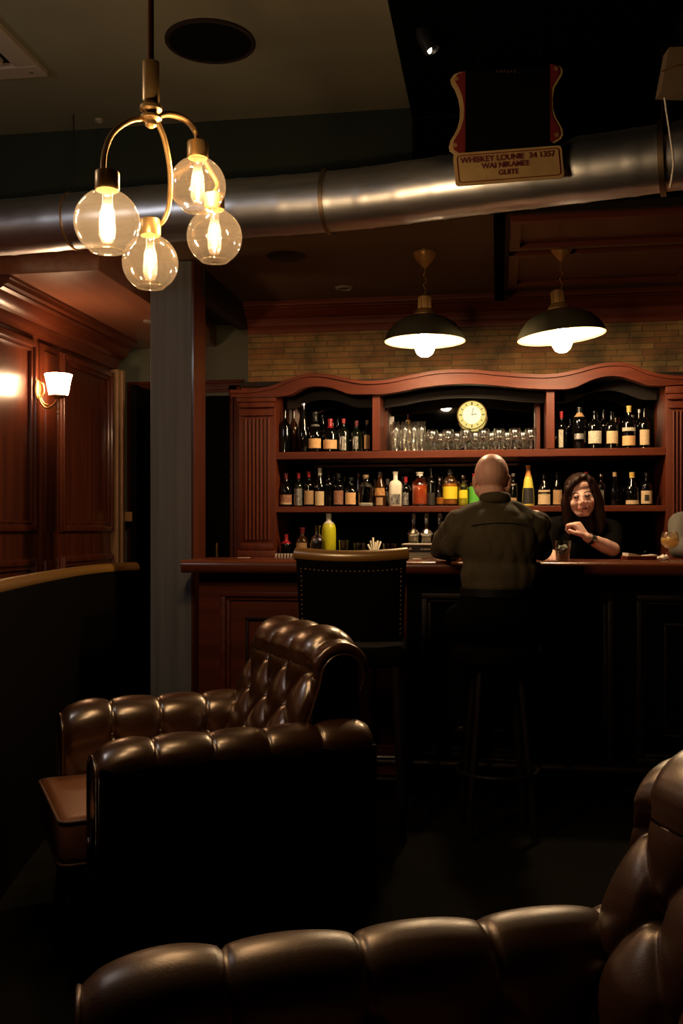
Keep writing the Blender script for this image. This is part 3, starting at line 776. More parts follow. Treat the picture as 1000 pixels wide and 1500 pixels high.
obj('wall_bracket', box(NB(), -.01, .01, 0, .075, -.01, .01), M['brass_dark'], t)

# ================================================================== BOTTLES
def profile(typ, H, R):
    if typ == 'bordeaux': p = [(0, .006), (.8, 0), (1, .02), (1, .60), (.93, .66), (.62, .715), (.36, .76), (.31, .80), (.31, .965), (.36, .967), (.36, .99), (.3, 1), (0, 1)]
    elif typ == 'burgundy': p = [(0, .006), (.8, 0), (1, .02), (1, .42), (.92, .52), (.66, .65), (.42, .75), (.32, .83), (.29, .965), (.35, .967), (.35, .99), (.28, 1), (0, 1)]
    elif typ == 'champagne': p = [(0, .006), (.85, 0), (1, .03), (1, .40), (.94, .50), (.7, .64), (.42, .78), (.33, .88), (.36, .93), (.4, .95), (.38, .99), (.3, 1), (0, 1)]
    elif typ == 'slim': p = [(0, .005), (.9, 0), (1, .02), (1, .35), (.85, .55), (.5, .8), (.42, .97), (.5, .975), (.5, 1), (0, 1)]
    elif typ == 'liquor': p = [(0, .006), (.85, 0), (1, .025), (1, .60), (.95, .665), (.74, .72), (.42, .75), (.33, .78), (.32, .92), (.40, .93), (.40, .985), (.36, 1), (0, 1)]
    elif typ == 'dome': p = [(0, .006), (.88, 0), (1, .02), (1, .60), (.97, .68), (.86, .755), (.62, .80), (.40, .825), (.36, .85), (.36, .965), (.4, .97), (.4, 1), (0, 1)]
    elif typ == 'squat': p = [(0, .006), (.9, 0), (1, .03), (1, .45), (.93, .58), (.7, .68), (.38, .74), (.30, .78), (.30, .96), (.38, .965), (.38, 1), (0, 1)]
    elif typ == 'cone': p = [(0, .006), (.9, 0), (1, .02), (1, .06), (.9, .4), (.66, .66), (.36, .8), (.32, .95), (.42, .96), (.42, 1), (0, 1)]
    elif typ == 'arch': p = [(0, .006), (.92, 0), (1, .02), (1, .5), (.96, .62), (.82, .72), (.5, .80), (.36, .84), (.34, .97), (.44, .975), (.44, 1), (0, 1)]
    return [(a * R, b * H) for a, b in p]
def rad_at(prof, z):
    for (r0, z0), (r1, z1) in zip(prof, prof[1:]):
        if z0 <= z <= z1 and z1 > z0: return r0 + (r1 - r0) * (z - z0) / (z1 - z0)
    return prof[2][0]

def bottle(px, ytop, rpx, typ, glassm, yp, zs, label, cap_=None, lab=None, liquid=None, sq=None, name='wine_bottle', cat='bottle', group=None, lab2=None):
    k = mpp(px, yp); base = at_y(px, 700, yp); base.z = zs
    H = at_y(px, ytop, yp).z - zs; R = rpx * k
    facing = math.atan2(base.x, base.y)       # turn towards the room's middle
    t = thing(name, label, cat, base, -facing * .8 + random.uniform(-.12, .12), group)
    pr = profile(typ, H, R)
    obj('glass_body', lathe(NB(), pr, 24, sq=sq), M[glassm], t, auto=50)
    if liquid:
        lm, fr = liquid
        ip = [(0, .012)] + [(r * .93, z) for r, z in pr[2:-4] if .02 * H < z < fr * H] + [(rad_at(pr, fr * H) * .93, fr * H), (0, fr * H)]
        ip = [ip[0], (ip[1][0], .014)] + ip[1:]
        obj('liquid', lathe(NB(), ip, 24, sq=sq), M[lm], t, auto=50)
    if cap_:
        cm, cl = cap_; z0 = H - cl * k
        cp = [(rad_at(pr, max(z0, .5 * H)) + .0012, z0)] + [(r + .0012, z) for r, z in pr[:-2] if z > z0 + .002] + [(rad_at(pr, H * .985) + .001, H + .001), (0, H + .0015)]
        obj('cap', lathe(NB(), cp, 18), M[cm], t, auto=50)
    for L in (lab, lab2):
        if not L: continue
        y0, y1, lm, ha = L
        z1 = at_y(px, y0, yp).z - zs; z0 = max(.008, at_y(px, y1, yp).z - zs)
        bm = NB(); n = 10; rows = []
        for zz in (z0, z1):
            for off in (.0004, .0014):
                row = []
                for i in range(n + 1):
                    a = -PI / 2 + math.radians(ha) * (2 * i / n - 1); r = rad_at(pr, zz)
                    q = 1. if not sq else (abs(cos(a)) ** sq + abs(sin(a)) ** sq) ** (-1 / sq)
                    row.append(bm.verts.new(((r * q + off) * cos(a), (r * q + off) * sin(a), zz)))
                rows.append(row)
        b0, b1, t0, t1 = rows
        for i in range(n):
            bm.faces.new((b1[i], b1[i + 1], t1[i + 1], t1[i])); bm.faces.new((b0[i + 1], b0[i], t0[i], t0[i + 1]))
            bm.faces.new((t1[i], t1[i + 1], t0[i + 1], t0[i])); bm.faces.new((b0[i], b0[i + 1], b1[i + 1], b1[i]))
        bm.faces.new((b0[0], b1[0], t1[0], t0[0])); bm.faces.new((b1[-1], b0[-1], t0[-1], t1[-1]))
        obj('label', bm, M[lm], t, auto=50)
    return t

FR, BK = 5.53, 5.67            # front and back rows on the shelves
# --- top shelf, left bay
bottle(417, 600, 8, 'bordeaux', 'bottle_bk', FR, S1T, 'black wine bottle at the far left end of the top shelf')
bottle(430, 600, 6.5, 'bordeaux', 'bottle_br', BK, S1T, 'amber necked bottle tucked behind the leftmost top-shelf bottles', ('cap_dkred', 3))
bottle(444, 592, 9, 'slim', 'bottle_bk', FR, S1T, 'tall black bottle with a long silver highlight, left bay', ('chrome', 3))
bottle(461.5, 604, 10, 'champagne', 'bottle_bk', FR, S1T, 'dark champagne bottle with a cream label and silver collar', ('cap_black', 14), ('643', '657', 'lab_orange', 62) and (643, 657, 'lab_orange', 62), lab2=(622, 625, 'lab_silver', 80))
bottle(483.5, 614, 10.5, 'bordeaux', 'bottle_bk', FR, S1T, 'dark bottle with red foil and a wide orange-cream label, left bay', ('cap_red', 13), (645, 658, 'lab_orange', 66))
bottle(503, 614, 8, 'bordeaux', 'bottle', FR, S1T, 'dark bottle with magenta foil and silver reflections painted on its side', ('cap_red', 6), (640, 660, 'lab_silver', 30))  # silver strip stands in for reflections on the dark glass
bottle(522, 617, 8, 'bordeaux', 'bottle', FR, S1T, 'dark bottle with dull red foil beside the magenta foil one', ('cap_dkred', 7), (640, 658, 'lab_silver', 24))
bottle(537.5, 616, 6, 'bordeaux', 'bottle_bk', FR, S1T, 'narrow bottle with a pale neck against the first shelf divider', ('cork', 5), (638, 658, 'lab_tan', 40))
bottle(473, 609, 7, 'bordeaux', 'bottle_bk', BK, S1T, 'unlabelled dark bottle behind the champagne bottle')
bottle(495, 612, 7, 'bordeaux', 'bottle_bk', BK, S1T, 'unlabelled dark bottle behind the red foil and magenta foil bottles')
# --- top shelf, right bay
bottle(822, 603, 7, 'bordeaux', 'bottle_bk', FR, S1T, 'red capped bottle with a thin white label right of the second divider', ('cap_red', 10), (630, 656, 'lab_white', 26))
bottle(848.5, 597, 10, 'dome', 'bottle_bk', FR, S1T, 'black bottle with a small oval badge and a pale neck band', ('cap_black', 7), (636, 644, 'lab_silver', 40), lab2=(605, 611, 'lab_tan', 70))
bottle(871, 602, 10, 'bordeaux', 'bottle_bk', FR, S1T, 'black wine bottle with a wide square cream label in the right bay', None, (632, 650, 'lab_white', 62))
bottle(896, 603, 9, 'bordeaux', 'bottle_bk', FR, S1T, 'black bottle whose cream label has a dark diagonal figure', None, (632, 650, 'lab_cream', 58))
bottle(921, 595, 10, 'bordeaux', 'bottle_bk', FR, S1T, 'yellow capped bottle with stacked white and orange label bands', ('cap_yellow', 9), (639, 653, 'lab_orange', 62), lab2=(627, 632, 'lab_white', 62))
bottle(944, 598, 8, 'bordeaux', 'bottle_bk', FR, S1T, 'dark bottle with a tall tan label at the right end of the top shelf', None, (630, 652, 'lab_cream', 52))
bottle(884, 600, 7, 'bordeaux', 'bottle_bk', BK, S1T, 'plain dark bottle in the back row of the right bay')
bottle(936, 600, 6, 'bordeaux', 'bottle_bk', BK, S1T, 'plain dark bottle behind the yellow capped one, right bay', ('lab_silver', 5))
# --- middle shelf, left
bottle(418.5, 694, 9.5, 'squat', 'bottle_bk', FR, S2T, 'red foil bottle with a dark red label at the left end of the middle shelf', ('cap_dkred', 8), (725, 739, 'lab_red', 62), lab2=(736, 739, 'lab_cream', 60))
bottle(437, 693, 7, 'bordeaux', 'bottle', FR, S2T, 'red foil bottle with a silver patterned body, middle shelf', ('cap_red', 8), (716, 741, 'lab_silver', 60))
bottle(452, 691, 8, 'bordeaux', 'bottle_bk', FR, S2T, 'red foil bottle with a tall tan label, middle shelf', ('cap_red', 8), (719, 739, 'lab_tan', 55))
bottle(468.5, 686, 8, 'burgundy', 'bottle_bk', FR, S2T, 'white foil bottle with a bright square yellow-cream label', ('cap_white', 10), (720, 742, 'lab_cream', 52))
bottle(481.5, 690, 6, 'bordeaux', 'bottle_bk', FR, S2T, 'plain narrow black bottle right of the white foil bottle')
bottle(496, 694, 8, 'bordeaux', 'bottle_bk', FR, S2T, 'dark bottle with a dark red floral label, middle shelf', ('cap_black', 6), (719, 739, 'lab_red', 56))
bottle(514, 700, 10, 'squat', 'bottle_bk', FR, S2T, 'squat dark bottle with a pink and orange label', ('cap_black', 4), (722, 739, 'lab_orange', 46))
bottle(489, 696, 6, 'bordeaux', 'bottle', BK, S2T, 'dark bottle in the back row behind the floral label bottle')
bottle(505, 697, 6, 'bordeaux', 'bottle', BK, S2T, 'dark bottle in the back row behind the squat bottle')
# --- middle shelf, middle
bottle(535.5, 696, 11, 'liquor', 'clear', FR, S2T, 'clear square decanter bottle with a cork stopper', ('cork', 5), None, ('frost', .12), sq=5, name='decanter')
bottle(556.5, 692, 9.5, 'cone', 'bottle_br', FR, S2T, 'brown bottle with an oval gold label beside the square decanter', ('cap_black', 4), (715, 726, 'lab_gold', 60), lab2=(729, 741, 'lab_tan', 30), name='liquor_bottle')
bottle(567.5, 702, 6.5, 'dome', 'clear', BK, S2T, 'small clear bottle with a round white stopper', ('cap_white', 8), (720, 740, 'lab_silver', 60), name='liquor_bottle')
bottle(579, 691, 9.5, 'liquor', 'frost', FR, S2T, 'pale frosted liquor bottle with a white cap', ('cap_white', 4), (724, 739, 'lab_silver', 36), sq=4, name='liquor_bottle')
bottle(594, 699, 7, 'bordeaux', 'bottle_bk', FR, S2T, 'dark bottle with a bright red cap right of the frosted bottle', ('cap_red', 8), (722, 741, 'lab_silver', 35))
bottle(614.5, 692, 12.5, 'arch', 'clear', FR, S2T, 'broad clear bottle of red-orange spirit', ('cap_white', 5), None, ('redspirit', .62), name='liquor_bottle')
bottle(631.5, 686, 7, 'bordeaux', 'bottle_bk', FR, S2T, 'tall dark bottle right of the red-orange spirit bottle', ('cap_black', 5), (722, 740, 'lab_dark', 50))
bottle(645, 698, 7, 'slim', 'clear', FR, S2T, 'slender clear bottle left of the yellow label bottle', None, None, ('amber', .3), name='liquor_bottle')
bottle(659.5, 688, 10.5, 'dome', 'clear', FR, S2T, 'amber spirit bottle with a broad bright yellow label and dark cap', ('cap_black', 6), (713, 731, 'lab_yellow', 74), ('amber', .62), name='liquor_bottle')
bottle(678.5, 697, 8, 'liquor', 'clear', FR, S2T, 'smaller clear bottle with a little yellow label', ('chrome', 3), (718, 730, 'lab_yellow', 40), ('limoncello', .5), name='liquor_bottle')
bottle(695, 694, 8, 'liquor', 'bottle_br', FR, S2T, 'bottle with a green label partly behind the bald man', ('cap_red', 9), (713, 741, 'lab_green', 70), name='liquor_bottle')
bottle(525, 694, 5.5, 'slim', 'bottle_br', BK, S2T, 'thin brown bottle behind the square decanter', ('cap_dkred', 4))
# --- middle shelf, right
bottle(751.5, 694, 6.5, 'bordeaux', 'bottle_bk', FR, S2T, 'dark bottle just right of the bald head, with a thin tan label', ('lab_silver', 4), (709, 738, 'lab_tan', 45))
bottle(773.5, 682, 9, 'cone', 'paleyellow', FR, S2T, 'pale yellow bottle with orange foil and a black label', ('cap_orange', 16), (715, 738, 'lab_dark', 62))
bottle(797, 694, 9.5, 'burgundy', 'bottle_bk', FR, S2T, 'black bottle with a cream label crossed by a dark stroke', None, (718, 739, 'lab_cream', 64))
bottle(816, 692, 7.5, 'burgundy', 'bottle_bk', FR, S2T, 'black bottle with a narrow tan label beside the smiling woman', None, (718, 739, 'lab_tan', 56))
bottle(785, 694, 6, 'bordeaux', 'bottle_bk', BK, S2T, 'plain black bottle in the back row behind the orange foil bottle')
bottle(858, 692, 7, 'bordeaux', 'bottle_bk', FR, S2T, 'bottle with a round red cap behind the smiling woman\'s head', ('cap_red', 6))
bottle(880, 695, 7, 'bordeaux', 'clear', FR, S2T, 'slender clear bottle right of the woman\'s hair', ('chrome', 3), (718, 740, 'lab_silver', 30), name='liquor_bottle')
bottle(900, 692, 6, 'slim', 'bottle_bk', FR, S2T, 'thin black bottle with a pale ruffled top', ('cork', 6))
bottle(925.5, 692, 10, 'champagne', 'bottle_bk', FR, S2T, 'yellow capped black bottle with a low wide cream label', ('cap_yellow', 8), (733, 740, 'lab_cream', 64))
bottle(946.5, 693, 8.5, 'bordeaux', 'bottle_bk', FR, S2T, 'black bottle with a rounded pale label bearing a dark figure', ('cap_black', 3), (719, 738, 'lab_cream', 62), lab2=(725, 734, 'lab_dark', 22))
bottle(912, 696, 6, 'bordeaux', 'bottle_bk', BK, S2T, 'plain black bottle in the back row left of the low cream label')
# --- base top of the back bar
BT, BY2 = 1.075, 5.47
bottle(419, 783, 8, 'bordeaux', 'bottle_bk', BY2, BT, 'short dark bottle with bright red foil low at the left end of the cabinet', ('cap_red', 13))
bottle(442.5, 773, 10, 'squat', 'bottle_br', BY2, BT, 'brown bottle with a red cap left of the bright yellow bottle', ('cap_dkred', 8), (795, 812, 'lab_tan', 50))
bottle(481.5, 752, 10.5, 'dome', 'limoncello', BY2, BT, 'bright yellow lemon liqueur bottle with a tall white cap', ('cap_white', 15), name='liqueur_bottle')

# ================================================================== GLASSWARE
def glass_shell(pr_out, wall):
    inn = [(max(0, r - wall), z) for r, z in pr_out[::-1]]
    return pr_out, inn
def tulip(t, H, R):
    out = [(0, 0), (R * .72, 0), (R * .75, .004), (R * .5, .012), (R * .55, H * .15), (R * .95, H * .42), (R, H * .5), (R * .92, H * .7), (R * .86, H)]
    inn = [(R * .86 - .0012, H), (R * .92 - .0012, H * .7), (R - .0012, H * .5), (R * .9, H * .42), (R * .45, H * .18), (0, H * .16)]
    return obj('glass_body', lathe(NB(), out + inn, 20), M['glass'], t, smooth=True)
def wineg(t, H, R, wine=None, fill=.75, gm='glass'):
    out = [(0, 0), (R * .8, 0), (R * .8, .002), (R * .2, .006), (.0035, .014), (.003, H * .36), (.005, H * .42), (R * .55, H * .47), (R * .95, H * .60), (R, H * .70), (R * .93, H * .86), (R * .82, H)]
    inn = [(R * .82 - .001, H), (R * .93 - .001, H * .86), (R - .0012, H * .70), (R * .93, H * .61), (R * .5, H * .485), (0, H * .44)]
    b = obj('glass_body', lathe(NB(), out + inn, 24), M[gm], t, smooth=True)
    if wine:
        z1 = H * fill; ip = [(0, H * .445), (R * .48, H * .49), (R * .9, H * .612), (R * .955, H * .69), (R * .955, z1), (0, z1)]
        obj('wine', lathe(NB(), ip, 24), M[wine], t, smooth=True)
    return b
t0 = thing('tall_glass', 'tall clear tulip glass in the packed cluster left of the clock', 'glass', (0, 0, 0), 0, 'tall glasses on the top shelf')
tulip(t0, .170, .024)
spots = [(580, FR), (593, FR), (606, FR), (617.5, FR), (576, BK), (587, BK), (599.5, BK), (612, BK)]
for i, (px, yp) in enumerate(spots):
    p = at_y(px, 700, yp); p.z = S1T
    if i == 0: t0.location = p
    else: dup(t0, p)
w0 = thing('wine_glass', 'round bowled stemmed glass in the long row on the middle bay shelf', 'glass', (0, 0, 0), 0, 'stemmed glasses on the top shelf')
wineg(w0, .120, .034)
row = [(633, 5.50), (656, 5.50), (682, 5.48), (708, 5.50), (731, 5.50), (754, 5.49), (777, 5.50), (645, 5.64), (669, 5.64), (696, 5.64), (720, 5.64), (743, 5.64), (766, 5.64)]
for i, (px, yp) in enumerate(row):
    p = at_y(px, 700, yp); p.z = S1T
    if i == 0: w0.location = p
    else: dup(w0, p)
# low tumblers behind the bar
def tumbler(px, ytop, rpx, yp, zs, label, group=None, mat='glass', taper=.85, extra=None, name='tumbler'):
    k = mpp(px, yp); p = at_y(px, 700, yp); p.z = zs
    H = at_y(px, ytop, yp).z - zs; R = rpx * k
    t = thing(name, label, 'glass', p, 0, group)
    obj('glass_body', lathe(NB(), [(0, 0), (R * taper, 0), (R, H), (R - .0015, H), (R * taper - .001, .008), (0, .008)], 24), M[mat], t, auto=40)
    if extra: obj('contents', lathe(NB(), [(0, .009), (R * taper * .92, .009), (R * .93, H * .6), (0, H * .62)], 20), M[extra], t, auto=40)
    return t
tumbler(503.5, 791, 7.5, 5.42, BT, 'small cut glass tumbler just right of the yellow bottle', mat='clear')
tumbler(527, 795, 10, 5.42, BT, 'wide low tumbler between the small tumbler and the white utensils', mat='clear')
tumbler(570, 796, 12, 5.42, BT, 'very wide low clear bowl glass right of the white utensils', mat='clear', name='glass_bowl')
bottle(465, 770, 11, 'squat', 'clear', 5.40, BT, 'clear round glass carafe left of the yellow bottle', ('chrome', 2), None, None, name='carafe', cat='carafe')
# utensil holder with pale stirrers
p = at_y(548, 700, 5.38); p.z = BT
t = thing('stirrer_holder', 'small holder of white stirring sticks fanned out behind the tall bar chair', 'holder', p)
obj('cup', lathe(NB(), [(0, 0), (.022, 0), (.026, .06), (.024, .06), (.020, .003), (0, .003)], 18), M['steel'], t, auto=40)
for i, a in enumerate((-.75, -.42, -.12, .15, .42, .78)):
    q = (sin(a) * .05, (i % 2) * .012 - .006, .055 + cos(a) * (.05 + .012 * ((i * 7) % 3)))
    obj('stirrer', tube(NB(), [(a * .012, 0, .01), (a * .02, 0, .05), q], .004, 8, radii=[.003, .004, .0055]), M['candle'], t, smooth=True)
# row of small white cups at the left end
for i in range(7):
    p = at_y(404 + i * 4.4, 815, 4.86); p.z = 1.105
    if i == 0:
        c0 = thing('tea_light', 'tiny white cup in the close row at the left end of the bar', 'cup', p, 0, 'tiny white cups on the bar')
        obj('shell', lathe(NB(), [(0, 0), (.005, 0), (.006, .022), (.0045, .022), (.004, .004), (0, .004)], 12), M['paper'], c0, auto=40)
    else: dup(c0, p)
# till / printer block with three decanters
p = at_y(621, 700, 4.86); p.z = 1.105
t = till = thing('bar_till', 'black and silver till box with a white top left of the man', 'till', p, 0)
kk = mpp(621, 4.86)
obj('steel_base', box(NB(), -24 * kk, 30 * kk, -.06, .08, 0, .032, .002), M['steel'], t)
for z in (.008, .017, .025): obj('groove', box(NB(), -24 * kk, 30 * kk, -.0615, -.0595, z, z + .002), M['plastic_bk'], till)
obj('black_front', box(NB(), -33 * kk, 22 * kk, -.065, .08, .033, .066, .002), M['plastic_bk'], t)
obj('white_top', box(NB(), -31 * kk, 32 * kk, -.07, .09, .067, .074, .003), M['paper'], t)
for x0_, w_ in ((-28, 3), (-24.5, 4), (-20, 3), (-4, 4), (1, 5), (7, 7)):
    obj('printed_mark', box(NB(), x0_ * kk, (x0_ + w_) * kk, -.0658, -.0645, .045, .050 if w_ > 3 else .055), M['paper'], t)
for i, px in enumerate((605.5, 624.5, 644)):
    q = at_y(px, 700, 4.88); q.z = 1.105 + .0745
    if i == 0:
        dec = thing('cut_glass_decanter', 'left of the three cut glass decanters standing on the white topped till', 'decanter', q, 0, 'cut glass decanters on the till')
        R = 9.3 * kk; H = .100
        bm = NB(); lathe(bm, [(0, 0), (R * .72, 0), (R * .8, .004), (R * .82, H * .35), (R * 1.02, H * .47), (R * 1.0, H * .52), (R * .55, H * .66), (R * .30, H * .72), (R * .28, H * .98), (R * .36, H), (R * .2, H), (R * .2, H * .72), (R * .45, H * .63), (R * .85, H * .5), (R * .7, H * .36), (R * .68, .01), (0, .01)], 12)
        for v in bm.verts:
            if v.co.z < H * .5:
                a = math.atan2(v.co.y, v.co.x); f = 1 + .06 * sin(6 * a + v.co.z * 300); v.co.x *= f; v.co.y *= f
        obj('cut_body', bm, M['cut'], dec)
        obj('stopper', lathe(NB(), [(0, H), (R * .3, H), (R * .34, H + .006), (R * .28, H + .016), (R * .42, H + .024), (R * .40, H + .036), (R * .2, H + .046), (0, H + .048)], 10), M['clear'], dec)
        obj('spirit', lathe(NB(), [(0, .012), (R * .62, .012), (R * .66, H * .3), (0, H * .3)], 12), M['frost'], dec)
    else: dup(dec, q, label=['', 'middle of the three cut glass decanters standing on the white topped till', 'right-hand cut glass decanter on the till, nearest the man'][i])
# things lying on the bar top
p = at_y(647, 700, 4.70); p.z = 1.105
t = thing('menu_card', 'tall blank white card standing beside the man\'s left arm', 'card', p, .1)
obj('card', box(NB(), -.018, .018, -.003, .003, 0, .115, .001), M['candle'], t)
obj('foot', box(NB(), -.022, .022, -.015, .015, 0, .004, .001), M['candle'], t)
p = at_y(609, 700, 4.66); p.z = 1.105
t = thing('drink_coaster', 'small pale coaster lying in front of the till', 'coaster', p)
obj('disc', box(NB(), -.014, .014, -.02, .02, 0, .006, .001), M['paper'], t); 
p = at_y(628, 700, 4.66); p.z = 1.105
t = thing('glass_dish', 'low cut glass dish on the bar between coaster and white card', 'dish', p)
obj('bowl', lathe(NB(), [(0, 0), (.03, 0), (.036, .016), (.032, .017), (.026, .005), (0, .005)], 8), M['clear'], t)
p = at_y(270 + 4, 700, 4.80)
t = thing('paper_slip', 'narrow pale paper slip lying on the left end of the bar', 'paper', (at_y(357, 700, 4.85).x, 4.85, 1.105), .05)
obj('slip', box(NB(), -.028, .028, -.02, .02, 0, .002), M['candle'], t)
# plastic cup with ice
p = at_y(824, 700, 4.62); p.z = 1.105
k = mpp(824, 4.62)
t = thing('plastic_cup', 'clear plastic cup with pale ice beside the smiling woman', 'cup', p)
R = 12.5 * k; H = (820 - 790) * k
obj('cup_wall', lathe(NB(), [(0, 0), (R * .74, 0), (R, H), (R * 1.03, H), (R * 1.03, H - .003), (R - .0012, H - .003), (R * .72, .003), (0, .003)], 28), M['clear'], t, auto=40)
for i, (x, y, z) in enumerate(((-.008, 0, .02), (.009, .004, .022), (0, -.006, .045), (.008, .003, .062), (-.010, .002, .058))):
    obj('ice_cube', rbox(NB(), Matrix.Translation((x, y, z)) @ Matrix.Rotation(i * 1.3, 4, 'Z') @ Matrix.Rotation(i * .7, 4, 'X'), .021, .021, .019, .003), M['frost'], t)
obj('drink', lathe(NB(), [(0, .004), (R * .70, .004), (R * .86, H * .6), (0, H * .6)], 24), M['clear'], t)
# white wine glass at the right end
p = at_y(981, 700, 4.62); p.z = 1.105; k = mpp(981, 4.62)
t = thing('white_wine_glass', 'stemmed glass half full of golden white wine at the right edge', 'wine glass', p)
wineg(t, (821 - 778) * k, 13.3 * k, 'whitewine', .80, 'globe')
p = at_y(971, 700, 4.70); p.z = 1.105
t = thing('napkin', 'crumpled white napkin at the foot of the white wine glass', 'napkin', p)
bm = NB(); ellip(bm, (0, 0, .012), (.028, .03, .014), u=16, v=10)
for v in bm.verts: v.co += Vector((0, 0, 1)) * (noise.noise(v.co * 70) * .012); v.co.z = max(v.co.z, .0005)
obj('folded_cloth', bm, M['paper'], t, auto=25)
# open book/papers right of the woman
p = at_y(938, 700, 4.86); p.z = 1.105
t = thing('open_menu', 'brown bound menu with a white page lying open right of the woman', 'book', p, YAW)
k = mpp(938, 4.86)
obj('cover', box(NB(), -24 * k, 26 * k, -.05, .06, 0, .018, .003), M['mahogany'], t)
bm = NB(); strip_solid(bm, [(x * k, .020 + .012 * cos((x + 22) / 16.0) ** 2 * (1 if x < -2 else .5)) for x in range(-22, 22, 2)], [(x * k, .018) for x in range(-22, 22, 2)], -.045, .055)
obj('page', bm, M['paper'], t, auto=50)
obj('pen', tube(NB(), [(2 * k, -.03, .034), (9 * k, .02, .042)], .003, 8), M['plastic_bk'], t)

# ================================================================== TUFTED ARMCHAIRS
def quilt(bm, P, nu, nv, disp, flip=1):
    e = 1e-3; V = []
    for i in range(nu + 1):
        r = []
        for j in range(nv + 1):
            u, v = i / nu, j / nv
            du = P(min(1, u + e), v) - P(max(0, u - e), v); dv = P(u, min(1, v + e)) - P(u, max(0, v - e))
            n = du.cross(dv).normalized() * flip
            r.append(bm.verts.new(P(u, v) + n * disp(u, v)))
        V.append(r)
    for i in range(nu):
        for j in range(nv): bm.faces.new((V[i][j], V[i + 1][j], V[i + 1][j + 1], V[i][j + 1]))
    bm.faces.new(V[0]); bm.faces.new(V[-1][::-1])
    return V
def polyline(pts):
    pts = [Vector((a, b, 0)) for a, b in pts]; acc = [0]
    for a, b in zip(pts, pts[1:]): acc.append(acc[-1] + (b - a).length)
    def f(s):
        d = s * acc[-1]
        for i in range(len(pts) - 1):
            if d <= acc[i + 1] or i == len(pts) - 2:
                q = (d - acc[i]) / (acc[i + 1] - acc[i]); return pts[i].lerp(pts[i + 1], q)
    return f, acc[-1]
def arcpts(c, r, a0, a1, n=14): return [(c[0] + r * cos(math.radians(a0 + (a1 - a0) * i / n)), c[1] + r * sin(math.radians(a0 + (a1 - a0) * i / n))) for i in range(n + 1)]

